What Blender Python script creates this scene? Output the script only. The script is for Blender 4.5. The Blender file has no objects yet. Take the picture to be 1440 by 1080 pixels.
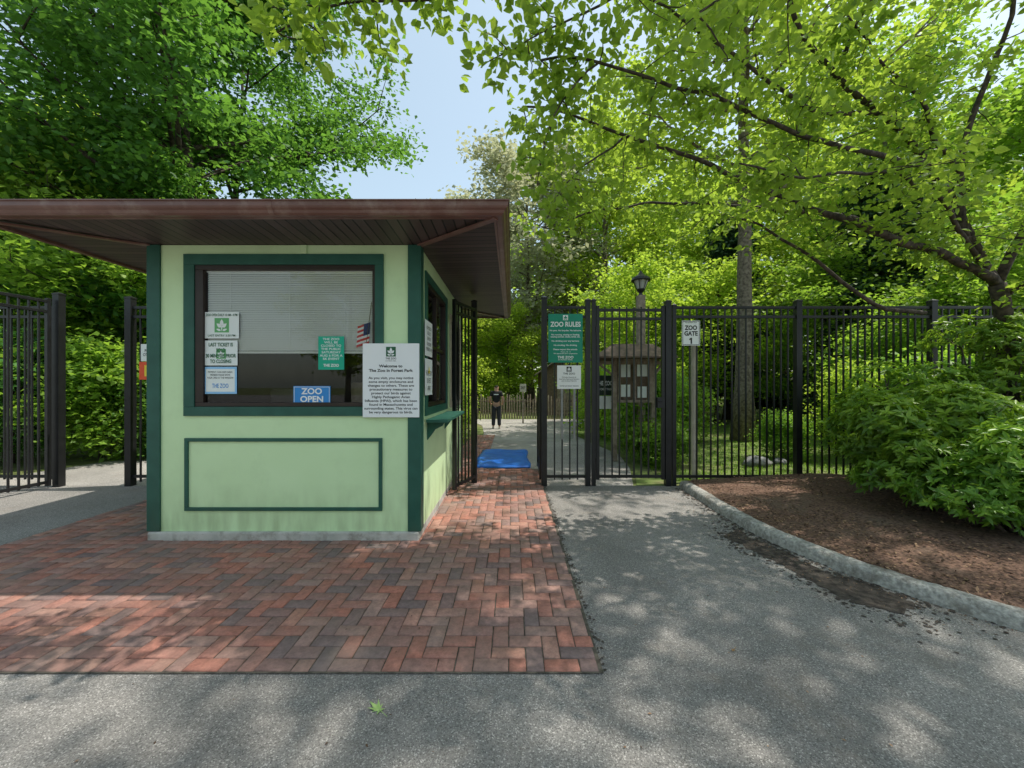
import bpy, math, random
import numpy as np
from mathutils import Vector, Matrix
random.seed(7)
sc=bpy.context.scene
sc.view_settings.view_transform='Standard'
sc.view_settings.look='None'
sc.view_settings.exposure=0
COL=sc.collection
SUN_E=64; SUN_R=78

# ------------------------------------------------------------ materials
def newmat(name):
    m=bpy.data.materials.new(name); m.use_nodes=True
    nt=m.node_tree; nt.nodes.clear()
    return m,nt
def N(nt,t,**k):
    n=nt.nodes.new(t)
    for a,b in k.items(): setattr(n,a,b)
    return n
def c4(c): return (c[0],c[1],c[2],1)
def pmat(name,c1,c2=None,scale=6,rough=0.7,bump=0.0,bscale=60,metal=0.0,spec=0.4,detail=5,grime=None,gscale=1.5,splash=None):
    m,nt=newmat(name); L=nt.links
    out=N(nt,'ShaderNodeOutputMaterial'); p=N(nt,'ShaderNodeBsdfPrincipled')
    L.new(p.outputs[0],out.inputs[0])
    p.inputs['Roughness'].default_value=rough; p.inputs['Metallic'].default_value=metal
    p.inputs['Specular IOR Level'].default_value=spec
    tc=N(nt,'ShaderNodeTexCoord')
    no=N(nt,'ShaderNodeTexNoise'); no.inputs['Scale'].default_value=scale; no.inputs['Detail'].default_value=detail
    L.new(tc.outputs['Object'],no.inputs['Vector'])
    r=N(nt,'ShaderNodeValToRGB'); r.color_ramp.elements[0].position=.35; r.color_ramp.elements[1].position=.65
    r.color_ramp.elements[0].color=c4(c1); r.color_ramp.elements[1].color=c4(c2 or [min(1,v*1.12) for v in c1])
    L.new(no.outputs[0],r.inputs[0])
    colo=r.outputs[0]
    if grime:
        n2=N(nt,'ShaderNodeTexNoise'); n2.inputs['Scale'].default_value=gscale; n2.inputs['Detail'].default_value=7; n2.inputs['Roughness'].default_value=.65
        L.new(tc.outputs['Object'],n2.inputs['Vector'])
        r2=N(nt,'ShaderNodeValToRGB'); r2.color_ramp.elements[0].position=.5; r2.color_ramp.elements[1].position=.72
        r2.color_ramp.elements[0].color=(0,0,0,1); r2.color_ramp.elements[1].color=(1,1,1,1)
        L.new(n2.outputs[0],r2.inputs[0])
        mx=N(nt,'ShaderNodeMixRGB'); mx.inputs[2].default_value=c4(grime)
        L.new(r2.outputs[0],mx.inputs[0]); L.new(colo,mx.inputs[1]); colo=mx.outputs[0]
    if splash:
        ge=N(nt,'ShaderNodeNewGeometry'); sx=N(nt,'ShaderNodeSeparateXYZ'); L.new(ge.outputs['Position'],sx.inputs[0])
        mr=N(nt,'ShaderNodeMapRange'); mr.inputs[1].default_value=.05; mr.inputs[2].default_value=.6; mr.inputs[3].default_value=.55; mr.inputs[4].default_value=0.0
        L.new(sx.outputs[2],mr.inputs[0])
        mp=N(nt,'ShaderNodeMapping'); mp.inputs['Scale'].default_value=(9,9,2.2); L.new(ge.outputs['Position'],mp.inputs[0])
        n4=N(nt,'ShaderNodeTexNoise'); n4.inputs['Scale'].default_value=1; n4.inputs['Detail'].default_value=6; L.new(mp.outputs[0],n4.inputs['Vector'])
        mu=N(nt,'ShaderNodeMath',operation='MULTIPLY'); L.new(mr.outputs[0],mu.inputs[0]); 
        pw=N(nt,'ShaderNodeMapRange'); pw.inputs[1].default_value=.35; pw.inputs[2].default_value=.7; L.new(n4.outputs[0],pw.inputs[0]); L.new(pw.outputs[0],mu.inputs[1])
        m3=N(nt,'ShaderNodeMixRGB'); m3.inputs[2].default_value=c4(splash); L.new(mu.outputs[0],m3.inputs[0]); L.new(colo,m3.inputs[1]); colo=m3.outputs[0]
    L.new(colo,p.inputs['Base Color'])
    if bump>0:
        n3=N(nt,'ShaderNodeTexNoise'); n3.inputs['Scale'].default_value=bscale; n3.inputs['Detail'].default_value=4
        L.new(tc.outputs['Object'],n3.inputs['Vector'])
        b=N(nt,'ShaderNodeBump'); b.inputs['Strength'].default_value=bump; b.inputs['Distance'].default_value=.01
        L.new(n3.outputs[0],b.inputs['Height']); L.new(b.outputs[0],p.inputs['Normal'])
    return m

def leafmat(name,cd,cm,cl,tr=(.35,.5,.05),tmix=.45,rough=.5):
    m,nt=newmat(name); L=nt.links
    out=N(nt,'ShaderNodeOutputMaterial')
    at=N(nt,'ShaderNodeAttribute'); at.attribute_name='tint'
    oi=N(nt,'ShaderNodeObjectInfo')
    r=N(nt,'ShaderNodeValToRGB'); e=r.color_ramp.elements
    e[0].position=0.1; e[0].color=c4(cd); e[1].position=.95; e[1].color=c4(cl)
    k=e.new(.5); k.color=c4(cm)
    L.new(at.outputs['Fac'],r.inputs[0])
    hs=N(nt,'ShaderNodeHueSaturation')
    mr=N(nt,'ShaderNodeMapRange'); mr.inputs[3].default_value=.485; mr.inputs[4].default_value=.51
    L.new(oi.outputs['Random'],mr.inputs[0]); L.new(mr.outputs[0],hs.inputs['Hue'])
    mr2=N(nt,'ShaderNodeMapRange'); mr2.inputs[3].default_value=.85; mr2.inputs[4].default_value=1.2
    L.new(oi.outputs['Random'],mr2.inputs[0]); L.new(mr2.outputs[0],hs.inputs['Value'])
    L.new(r.outputs[0],hs.inputs['Color'])
    p=N(nt,'ShaderNodeBsdfPrincipled'); p.inputs['Roughness'].default_value=rough; p.inputs['Specular IOR Level'].default_value=.35
    L.new(hs.outputs[0],p.inputs['Base Color'])
    t=N(nt,'ShaderNodeBsdfTranslucent')
    mx=N(nt,'ShaderNodeMixRGB'); mx.blend_type='MIX'; mx.inputs[0].default_value=.6; mx.inputs[2].default_value=c4(tr)
    L.new(hs.outputs[0],mx.inputs[1]); L.new(mx.outputs[0],t.inputs[0])
    ms=N(nt,'ShaderNodeMixShader'); ms.inputs[0].default_value=tmix
    L.new(p.outputs[0],ms.inputs[1]); L.new(t.outputs[0],ms.inputs[2]); L.new(ms.outputs[0],out.inputs[0])
    return m

def glassmat(name,rough=0.0,refl=1.0,tint=(.98,.99,.985)):
    m,nt=newmat(name); L=nt.links
    out=N(nt,'ShaderNodeOutputMaterial')
    tr=N(nt,'ShaderNodeBsdfTransparent'); tr.inputs[0].default_value=c4(tint)
    gl=N(nt,'ShaderNodeBsdfGlossy'); gl.inputs['Roughness'].default_value=rough
    fr=N(nt,'ShaderNodeFresnel'); fr.inputs[0].default_value=1.5
    mt=N(nt,'ShaderNodeMath'); mt.operation='MULTIPLY'; mt.inputs[1].default_value=refl*1.3; mt.use_clamp=True
    L.new(fr.outputs[0],mt.inputs[0])
    ms=N(nt,'ShaderNodeMixShader'); L.new(mt.outputs[0],ms.inputs[0]); L.new(tr.outputs[0],ms.inputs[1]); L.new(gl.outputs[0],ms.inputs[2])
    L.new(ms.outputs[0],out.inputs[0]); return m

def stripemat(name,axis,c,cg,per=.1,groove=.1,rough=.5):
    m,nt=newmat(name); L=nt.links
    out=N(nt,'ShaderNodeOutputMaterial'); p=N(nt,'ShaderNodeBsdfPrincipled'); p.inputs['Roughness'].default_value=rough
    L.new(p.outputs[0],out.inputs[0])
    tc=N(nt,'ShaderNodeTexCoord'); sx=N(nt,'ShaderNodeSeparateXYZ'); L.new(tc.outputs['Object'],sx.inputs[0])
    mu=N(nt,'ShaderNodeMath',operation='MULTIPLY'); mu.inputs[1].default_value=1/per; L.new(sx.outputs[axis],mu.inputs[0])
    fr=N(nt,'ShaderNodeMath',operation='FRACT'); L.new(mu.outputs[0],fr.inputs[0])
    gt=N(nt,'ShaderNodeMath',operation='GREATER_THAN'); gt.inputs[1].default_value=groove; L.new(fr.outputs[0],gt.inputs[0])
    fl=N(nt,'ShaderNodeMath',operation='FLOOR'); L.new(mu.outputs[0],fl.inputs[0])
    wn=N(nt,'ShaderNodeTexWhiteNoise',noise_dimensions='1D'); L.new(fl.outputs[0],wn.inputs['W'])
    mr=N(nt,'ShaderNodeMapRange'); mr.inputs[3].default_value=.75; mr.inputs[4].default_value=1.25; L.new(wn.outputs[0],mr.inputs[0])
    hs=N(nt,'ShaderNodeHueSaturation'); hs.inputs['Color'].default_value=c4(c); L.new(mr.outputs[0],hs.inputs['Value'])
    mx=N(nt,'ShaderNodeMixRGB'); mx.inputs[1].default_value=c4(cg); L.new(gt.outputs[0],mx.inputs[0]); L.new(hs.outputs[0],mx.inputs[2])
    L.new(mx.outputs[0],p.inputs['Base Color'])
    b=N(nt,'ShaderNodeBump'); b.inputs['Strength'].default_value=.8; b.inputs['Distance'].default_value=.01
    L.new(gt.outputs[0],b.inputs['Height']); L.new(b.outputs[0],p.inputs['Normal'])
    return m

def asphaltmat(name,base=.16):
    m,nt=newmat(name); L=nt.links
    out=N(nt,'ShaderNodeOutputMaterial'); p=N(nt,'ShaderNodeBsdfPrincipled'); p.inputs['Roughness'].default_value=.9
    p.inputs['Specular IOR Level'].default_value=.25
    L.new(p.outputs[0],out.inputs[0])
    tc=N(nt,'ShaderNodeTexCoord')
    v=N(nt,'ShaderNodeTexVoronoi'); v.inputs['Scale'].default_value=190; L.new(tc.outputs['Object'],v.inputs['Vector'])
    sp=N(nt,'ShaderNodeSeparateColor'); L.new(v.outputs['Color'],sp.inputs[0])
    r=N(nt,'ShaderNodeValToRGB'); e=r.color_ramp.elements
    def wc(k): return c4([base*k*1.06,base*k,base*k*.93])
    e[0].position=0; e[0].color=wc(.5); e[1].position=1; e[1].color=wc(2.1)
    k=e.new(.3); k.color=wc(.88); k=e.new(.85); k.color=wc(1.15)
    L.new(sp.outputs[0],r.inputs[0])
    n=N(nt,'ShaderNodeTexNoise'); n.inputs['Scale'].default_value=.8; n.inputs['Detail'].default_value=7; n.inputs['Roughness'].default_value=.6
    L.new(tc.outputs['Object'],n.inputs['Vector'])
    mr=N(nt,'ShaderNodeMapRange'); mr.inputs[1].default_value=.3; mr.inputs[2].default_value=.7; mr.inputs[3].default_value=.75; mr.inputs[4].default_value=1.2
    L.new(n.outputs[0],mr.inputs[0])
    hs=N(nt,'ShaderNodeHueSaturation'); L.new(r.outputs[0],hs.inputs['Color']); L.new(mr.outputs[0],hs.inputs['Value'])
    n2=N(nt,'ShaderNodeTexNoise'); n2.inputs['Scale'].default_value=2.3; n2.inputs['Detail'].default_value=8; n2.inputs['Roughness'].default_value=.7
    L.new(tc.outputs['Object'],n2.inputs['Vector'])
    r2=N(nt,'ShaderNodeValToRGB'); r2.color_ramp.elements[0].position=.54; r2.color_ramp.elements[1].position=.8
    r2.color_ramp.elements[0].color=(0,0,0,1); r2.color_ramp.elements[1].color=(.7,.7,.7,1); L.new(n2.outputs[0],r2.inputs[0])
    mx=N(nt,'ShaderNodeMixRGB'); mx.inputs[2].default_value=(base*.95,base*.78,base*.62,1)
    L.new(r2.outputs[0],mx.inputs[0]); L.new(hs.outputs[0],mx.inputs[1])
    L.new(mx.outputs[0],p.inputs['Base Color'])
    b=N(nt,'ShaderNodeBump'); b.inputs['Strength'].default_value=.5; b.inputs['Distance'].default_value=.004
    L.new(v.outputs['Distance'],b.inputs['Height']); L.new(b.outputs[0],p.inputs['Normal'])
    return m

def brickmat(name):
    m,nt=newmat(name); L=nt.links
    out=N(nt,'ShaderNodeOutputMaterial'); p=N(nt,'ShaderNodeBsdfPrincipled'); p.inputs['Roughness'].default_value=.85; p.inputs['Specular IOR Level'].default_value=.25
    L.new(p.outputs[0],out.inputs[0])
    at=N(nt,'ShaderNodeAttribute'); at.attribute_name='tint'
    r=N(nt,'ShaderNodeValToRGB'); e=r.color_ramp.elements
    e[0].position=0; e[0].color=(.19,.135,.13,1); e[1].position=1; e[1].color=(.44,.21,.15,1)
    for pos,c in ((.2,(.24,.155,.14)),(.42,(.34,.165,.13)),(.62,(.40,.16,.115)),(.8,(.32,.205,.175))):
        k=e.new(pos); k.color=c4(c)
    L.new(at.outputs['Fac'],r.inputs[0])
    tc=N(nt,'ShaderNodeTexCoord')
    n=N(nt,'ShaderNodeTexNoise'); n.inputs['Scale'].default_value=30; n.inputs['Detail'].default_value=7; n.inputs['Roughness'].default_value=.75
    L.new(tc.outputs['Object'],n.inputs['Vector'])
    mr=N(nt,'ShaderNodeMapRange'); mr.inputs[1].default_value=.3; mr.inputs[2].default_value=.7; mr.inputs[3].default_value=.65; mr.inputs[4].default_value=1.35
    L.new(n.outputs[0],mr.inputs[0])
    hs=N(nt,'ShaderNodeHueSaturation'); L.new(r.outputs[0],hs.inputs['Color']); L.new(mr.outputs[0],hs.inputs['Value'])
    n2=N(nt,'ShaderNodeTexNoise'); n2.inputs['Scale'].default_value=1.6; n2.inputs['Detail'].default_value=8; n2.inputs['Roughness'].default_value=.65
    L.new(tc.outputs['Object'],n2.inputs['Vector'])
    r2=N(nt,'ShaderNodeValToRGB'); r2.color_ramp.elements[0].position=.42; r2.color_ramp.elements[1].position=.72
    r2.color_ramp.elements[0].color=(0,0,0,1); r2.color_ramp.elements[1].color=(.7,.7,.7,1); L.new(n2.outputs[0],r2.inputs[0])
    mx=N(nt,'ShaderNodeMixRGB'); mx.inputs[2].default_value=(.20,.165,.14,1)
    L.new(r2.outputs[0],mx.inputs[0]); L.new(hs.outputs[0],mx.inputs[1]); L.new(mx.outputs[0],p.inputs['Base Color'])
    b=N(nt,'ShaderNodeBump'); b.inputs['Strength'].default_value=.5; b.inputs['Distance'].default_value=.004
    L.new(n.outputs[0],b.inputs['Height']); L.new(b.outputs[0],p.inputs['Normal'])
    return m

M={}
M['asphalt']=asphaltmat('asphalt',.225)
M['path']=asphaltmat('path_asphalt',.30)
M['brick']=brickmat('paver')
M['joint']=pmat('joint_sand',(.06,.052,.04),(.13,.115,.09),20,.95,.3,100)
M['wall']=pmat('pale_green_paint',(.62,.81,.47),(.65,.84,.50),2.2,.55,.12,140,grime=(.58,.76,.44),gscale=2.5,splash=(.24,.30,.14))
M['trim']=pmat('dark_green_paint',(.016,.085,.062),(.024,.11,.08),5,.5,.15,90,splash=(.06,.08,.05))
M['brownframe']=pmat('dark_brown_frame',(.022,.012,.009),(.03,.017,.013),6,.4)
M['gutter']=pmat('brown_gutter_paint',(.15,.072,.058),(.20,.10,.082),3,.32,.05,20,grime=(.27,.18,.15),gscale=5)
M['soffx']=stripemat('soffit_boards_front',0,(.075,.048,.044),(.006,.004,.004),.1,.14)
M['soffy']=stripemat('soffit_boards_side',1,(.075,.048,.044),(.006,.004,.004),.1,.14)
M['shingle']=pmat('roof_shingle',(.06,.05,.04),(.14,.12,.09),14,.95,.8,50)
M['concrete']=pmat('concrete',(.42,.41,.37),(.55,.53,.49),9,.9,.5,70,grime=(.20,.17,.14),gscale=6)
M['curb']=pmat('curb_concrete',(.26,.25,.23),(.50,.48,.44),34,.92,1.0,70,grime=(.15,.125,.10),gscale=5)
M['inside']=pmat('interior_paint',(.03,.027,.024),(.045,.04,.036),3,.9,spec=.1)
M['blind']=pmat('blind_slat',(.88,.88,.85),(.90,.90,.88),3,.5)
M['glass']=glassmat('window_glass')
M['black']=pmat('black_metal',(.010,.010,.011),(.016,.016,.018),8,.38,.1,60)
M['white']=pmat('sign_white',(.84,.85,.86),(.88,.88,.88),3,.5)
M['paper']=pmat('paper_white',(.80,.84,.82),(.84,.87,.85),2,.7)
M['ink']=pmat('ink_black',(.02,.02,.022),(.03,.03,.03),5,.6)
M['signgreen']=pmat('sign_green',(.0,.24,.15),(.0,.27,.17),3,.4)
M['postgreen']=pmat('poster_green',(.01,.38,.24),(.015,.42,.27),3,.6)
M['logogreen']=pmat('logo_green',(.13,.40,.15),(.15,.44,.17),3,.6)
M['inkgreen']=pmat('ink_dark_green',(.02,.11,.05),(.03,.13,.06),3,.6)
M['blue']=pmat('sign_blue',(.03,.24,.62),(.04,.27,.66),3,.4)
M['lightblue']=pmat('paper_blue',(.28,.55,.85),(.32,.6,.88),3,.6)
M['orange']=pmat('sign_orange',(.8,.10,.035),(.85,.12,.04),3,.5)
M['yellow']=pmat('ink_yellow',(.85,.65,.05),(.88,.7,.06),3,.5)
M['mat']=pmat('blue_vinyl',(.015,.14,.60),(.03,.19,.68),4,.4,.5,14)
M['wood']=pmat('weathered_wood',(.22,.17,.13),(.36,.29,.23),12,.85,.5,50)
M['wooddark']=pmat('brown_wood',(.10,.07,.05),(.19,.13,.09),10,.8,.5,50)
M['woodpale']=pmat('pale_wood',(.45,.40,.32),(.58,.52,.43),8,.8,.4,60)
M['bark']=pmat('bark_grey_brown',(.09,.07,.055),(.24,.20,.155),14,.95,1.0,30)
M['barkdark']=pmat('bark_dark',(.035,.028,.022),(.11,.085,.066),16,.95,.8,40)
M['mulch']=pmat('mulch',(.07,.040,.028),(.24,.14,.098),38,1,1.0,70,grime=(.16,.115,.085),gscale=2)
M['ground']=pmat('woodland_floor',(.08,.10,.03),(.18,.22,.06),3,1,.8,30,grime=(.17,.12,.08),gscale=.6)
M['lawn']=pmat('lawn',(.10,.15,.035),(.18,.25,.06),2,1,.8,60,grime=(.2,.15,.10),gscale=1)
M['dirt']=pmat('wet_dirt',(.03,.023,.019),(.10,.08,.065),18,.95,.9,60)
M['skin']=pmat('skin',(.45,.25,.17),(.5,.28,.2),5,.6)
M['shirt']=pmat('black_shirt',(.012,.012,.014),(.02,.02,.022),9,.85,.3,40)
M['trousers']=pmat('dark_trousers',(.02,.022,.03),(.03,.032,.04),9,.9,.3,40)
M['shoe']=pmat('pale_shoe',(.45,.4,.36),(.5,.46,.42),9,.7)
M['hair']=pmat('dark_hair',(.015,.01,.008),(.03,.02,.014),30,.6,.6,80)
M['red']=pmat('flag_red',(.6,.04,.05),(.65,.05,.06),5,.7)
M['navy']=pmat('flag_navy',(.02,.03,.15),(.03,.04,.2),5,.7)
M['rock']=pmat('rock',(.16,.16,.16),(.3,.3,.29),9,.95,1,25)
M['lampglass']=pmat('frosted_lamp_glass',(.45,.45,.42),(.5,.5,.48),5,.3)
M['metalgrey']=pmat('grey_metal',(.2,.2,.2),(.28,.28,.28),5,.4,metal=.6)
M['screen']=pmat('dark_plastic',(.02,.02,.022),(.03,.03,.032),5,.3)
M['lf_big']=leafmat('leaf_deep',(.035,.095,.022),(.075,.185,.035),(.15,.32,.05),(.30,.60,.06),.42)
M['lf_mid']=leafmat('leaf_mid',(.07,.15,.022),(.15,.28,.035),(.28,.45,.05),(.52,.82,.07),.5)
M['lf_bright']=leafmat('leaf_bright',(.14,.24,.025),(.28,.42,.035),(.43,.60,.06),(.74,.96,.10),.5)
M['lf_near']=leafmat('leaf_near',(.08,.16,.025),(.18,.31,.04),(.35,.51,.06),(.68,.92,.09),.5)
M['lf_dark']=leafmat('leaf_conifer',(.02,.055,.028),(.045,.10,.048),(.085,.16,.065),(.08,.2,.05),.25)
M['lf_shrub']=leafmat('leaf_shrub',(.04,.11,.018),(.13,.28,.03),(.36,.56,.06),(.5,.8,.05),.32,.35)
M['lf_pale']=leafmat('leaf_pale',(.30,.33,.20),(.46,.48,.30),(.6,.6,.40),(.75,.78,.45),.4)

# ------------------------------------------------------------ builders
W={}
class MB:
    def __init__(s): s.v=[]; s.f=[]; s.m=[]
    def add(s,vs,fs,mi=0):
        o=len(s.v); s.v+= [tuple(v) for v in vs]; s.f+=[tuple(i+o for i in f) for f in fs]; s.m+=[mi]*len(fs)
    def box(s,x0,x1,y0,y1,z0,z1,mi=0):
        s.add([(x0,y0,z0),(x1,y0,z0),(x1,y1,z0),(x0,y1,z0),(x0,y0,z1),(x1,y0,z1),(x1,y1,z1),(x0,y1,z1)],
              [(0,3,2,1),(4,5,6,7),(0,1,5,4),(1,2,6,5),(2,3,7,6),(3,0,4,7)],mi)
    def bar(s,a,b,hw,z0,z1,mi=0):
        a=Vector(a);b=Vector(b);d=(b-a).normalized();n=Vector((-d.y,d.x))*hw
        q=[a-n,b-n,b+n,a+n]
        s.add([(p.x,p.y,z0) for p in q]+[(p.x,p.y,z1) for p in q],[(0,3,2,1),(4,5,6,7),(0,1,5,4),(1,2,6,5),(2,3,7,6),(3,0,4,7)],mi)
    def tube(s,pts,rad,n=8,mi=0,cap=True):
        pts=[Vector(p) for p in pts]; k=len(pts)
        if k<2: return
        d0=(pts[1]-pts[0]).normalized()
        u=d0.cross(Vector((0,0,1)));
        if u.length<.1: u=d0.cross(Vector((1,0,0)))
        u.normalize(); vs=[]
        for i,p in enumerate(pts):
            d=(pts[min(i+1,k-1)]-pts[max(i-1,0)]).normalized()
            u=(u-d*u.dot(d)).normalized(); w=d.cross(u)
            r=rad[i] if hasattr(rad,'__len__') else rad
            for j in range(n):
                a=2*math.pi*j/n; vs.append(p+(u*math.cos(a)+w*math.sin(a))*r)
        fs=[]
        for i in range(k-1):
            for j in range(n):
                j2=(j+1)%n; fs.append((i*n+j,i*n+j2,(i+1)*n+j2,(i+1)*n+j))
        if cap: fs.append(tuple(range(n-1,-1,-1))); fs.append(tuple((k-1)*n+j for j in range(n)))
        s.add(vs,fs,mi)
    def rectsweep(s,x0,x1,y0,y1,prof,closed=True,mi=0):
        vs=[];n=len(prof)
        for (o,z) in prof:
            vs+=[(x0-o,y0-o,z),(x1+o,y0-o,z),(x1+o,y1+o,z),(x0-o,y1+o,z)]
        fs=[]
        for i in range(n if closed else n-1):
            a=i;b=(i+1)%n
            for j in range(4):
                k=(j+1)%4; fs.append((a*4+j,a*4+k,b*4+k,b*4+j))
        s.add(vs,fs,mi)
def finish(name,me,mats,parent,origin,label=None,category=None,smooth=False,bevel=0,**kw):
    ob=bpy.data.objects.new(name,me); COL.objects.link(ob)
    for m in (mats if isinstance(mats,(list,tuple)) else [mats]): me.materials.append(m)
    o=Vector(origin); W[ob]=o
    if parent is not None:
        ob.parent=parent; ob.location=o-W[parent]
    else: ob.location=o
    if smooth: me.polygons.foreach_set('use_smooth',[True]*len(me.polygons))
    if bevel:
        b=ob.modifiers.new('bevel','BEVEL'); b.width=bevel; b.segments=2; b.limit_method='ANGLE'
    if label: ob['label']=label
    if category: ob['category']=category
    for k,v in kw.items(): ob[k]=v
    return ob
def build(mb,name,mats,parent=None,origin=None,**kw):
    v=np.array(mb.v,float)
    if origin is None:
        o=(v.min(0)+v.max(0))/2
        if parent is None: o[2]=v[:,2].min()
    else: o=np.array(origin,float)
    me=bpy.data.meshes.new(name)
    me.from_pydata([tuple(p) for p in (v-o)],[],mb.f)
    if isinstance(mats,(list,tuple)) and len(mats)>1: me.polygons.foreach_set('material_index',mb.m)
    me.update()
    return finish(name,me,mats,parent,o,**kw)
def empty(name,loc,label,category,**kw):
    e=bpy.data.objects.new(name,None); e.empty_display_size=.2; e.location=loc; COL.objects.link(e); W[e]=Vector(loc)
    e['label']=label; e['category']=category
    for k,v in kw.items(): e[k]=v
    return e
def meshnp(name,V,F,tint=None):
    me=bpy.data.meshes.new(name); n=len(F);k=F.shape[1]
    me.vertices.add(len(V)); me.vertices.foreach_set('co',V.astype(np.float32).ravel())
    me.loops.add(n*k); me.loops.foreach_set('vertex_index',F.astype(np.int32).ravel())
    me.polygons.add(n); me.polygons.foreach_set('loop_start',np.arange(0,n*k,k,dtype=np.int32))
    me.update(calc_edges=True)
    if tint is not None:
        a=me.attributes.new('tint','FLOAT','POINT'); a.data.foreach_set('value',tint.astype(np.float32))
    return me
def structure(mb,name,mat,**kw):
    return build(mb,name,mat,origin=(0,0,0),kind='structure',label=kw.pop('label'),category=kw.pop('category',name.replace('_',' ')),**kw)
def P(x,y,Y): return ((x-720)/540*Y, 1.6+(543-y)/540*Y)
def G(x,y):
    Y=864/(y-543); return ((x-720)/540*Y,Y)

# ------------------------------------------------------------ text & signs
def textmesh(body,font_bold=0.0,spacing=1.0,align='CENTER'):
    cu=bpy.data.curves.new('t','FONT'); cu.body=body; cu.size=1; cu.align_x=align; cu.offset=font_bold; cu.space_line=spacing; cu.resolution_u=3
    ob=bpy.data.objects.new('t',cu); COL.objects.link(ob)
    dg=bpy.context.evaluated_depsgraph_get(); dg.update()
    me=bpy.data.meshes.new_from_object(ob.evaluated_get(dg))
    bpy.data.objects.remove(ob); 
    v=np.array([x.co[:] for x in me.vertices]); f=[tuple(p.vertices) for p in me.polygons]
    bpy.data.meshes.remove(me); return v,f
def text(body,cx,cz,w,h,Y,mat,parent,bold=0.0,spacing=1.0,side=False,stretch=True,align='CENTER'):
    v,f=textmesh(body,bold,spacing,align)
    lo=v.min(0);hi=v.max(0);c=(lo+hi)/2; sx=w/(hi[0]-lo[0]); sz=h/(hi[1]-lo[1])
    if not stretch: sx=sz=min(sx,sz)
    else:
        sx=min(sx,sz*1.35); sz=min(sz,sx*1.6)
    mb=MB()
    if not side: vs=[(cx+(p[0]-c[0])*sx,Y,cz+(p[1]-c[1])*sz) for p in v]
    else: vs=[(Y,cx+(p[0]-c[0])*sx,cz+(p[1]-c[1])*sz) for p in v]
    mb.add(vs,f)
    return build(mb,'lettering',mat,parent)
def emblem(cx,cz,s,Y,mg,mw,parent):
    mb=MB()
    mb.add([(cx-s,Y,cz-s),(cx+s,Y,cz-s),(cx+s,Y,cz+s),(cx-s,Y,cz+s)],[(0,1,2,3)],0)
    y2=Y-.0015
    def leaf(px,pz,ang,l,w):
        d=(math.cos(ang),math.sin(ang)); n=(-d[1],d[0])
        pts=[(0,0),(.3,w),(.65,w*.8),(1,0),(.65,-w*.8),(.3,-w)]
        vs=[(cx+s*(px+d[0]*a*l+n[0]*b*l),y2,cz+s*(pz+d[1]*a*l+n[1]*b*l)) for a,b in pts]
        mb.add(vs,[(0,5,4,3,2,1)],1)
    leaf(0,-.85,math.pi/2,1.0,.08)
    leaf(-.05,-.3,math.radians(140),.85,.3); leaf(.05,-.3,math.radians(40),.85,.3)
    leaf(0,-.1,math.radians(90),.95,.28); leaf(-.1,-.75,math.radians(160),.7,.22); leaf(.1,-.75,math.radians(20),.7,.22)
    return build(mb,'emblem',[mg,mw],parent)
def board(name,label,x0,x1,y0,y1,Y,mat,th=.006,category='sign',frame=None,round_=0):
    X0,Z1=P(x0,y0,Y); X1,Z0=P(x1,y1,Y)
    mb=MB(); mb.box(X0,X1,Y,Y+th,Z0,Z1)
    o=build(mb,name,mat,label=label,category=category,bevel=.0015)
    return o,(X0+X1)/2,(Z0+Z1)/2,X1-X0,Z1-Z0,Z0,Z1

YW=3.98; XR=-.96; XL=-3.75; YB=7.3; ZT=3.06; ZB=.096
# ------------------------------------------------------------ ticket booth
booth=empty('ticket_booth',((XL+XR)/2,(YW+YB)/2,0),'pale green ticket booth with dark green trim and brown roof','ticket booth')
mb=MB(); mb.box(XL-.0,XR+.0,YW-.035,YB+.03,0,ZB)
build(mb,'footing',M['concrete'],booth,bevel=.012)
fx0,fz1=P(275,373,YW); fx1,fz0=P(528,572,YW)
T=.09
s1y0,s1y1,s1z0,s1z1=4.30,5.52,1.36,2.78
s2y0,s2y1,s2z0,s2z1=5.98,6.95,1.36,2.62
mb=MB()
mb.box(XL,fx0,YW,YW+T,ZB,ZT); mb.box(fx1,XR,YW,YW+T,ZB,ZT)
mb.box(fx0,fx1,YW,YW+T,ZB,fz0); mb.box(fx0,fx1,YW,YW+T,fz1,ZT)
yy=YW+T
mb.box(XR-T,XR,yy,s1y0,ZB,ZT); mb.box(XR-T,XR,s1y1,s2y0,ZB,ZT); mb.box(XR-T,XR,s2y1,YB,ZB,ZT)
mb.box(XR-T,XR,s1y0,s1y1,ZB,s1z0); mb.box(XR-T,XR,s1y0,s1y1,s1z1,ZT)
mb.box(XR-T,XR,s2y0,s2y1,ZB,s2z0); mb.box(XR-T,XR,s2y0,s2y1,s2z1,ZT)
mb.box(XL,XL+T,yy,YB,ZB,ZT); mb.box(XL+T,XR-T,YB-T,YB,ZB,ZT)
build(mb,'wall',M['wall'],booth)
mb=MB(); e=.003
mb.box(XL+T+e,XL+T+.02,yy+.02,YB-T-e,ZB+.01,ZT-.01); mb.box(XL+T+.02,XR-T-.02,YB-T-.03,YB-T-e,ZB+.01,ZT-.01)
mb.box(XL+T+.02,XR-T-.02,yy+.02,YB-T-.03,ZB+.005,ZB+.03)
mb.box(XL+T+.02,XR-T-.02,yy+.02,YB-T-.03,ZT-.03,ZT-.01)
mb.box(fx0,fx1,yy+.02,yy+.6,.95,1.0)
mb.box(XL+.5,XL+1.0,YB-1.0,YB-.5,.2,2.1)
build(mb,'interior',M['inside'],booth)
cm=empty('computer_monitor',(-2.55,yy+.4,1.0),'dark computer monitor on the counter inside the booth','monitor')
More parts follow.
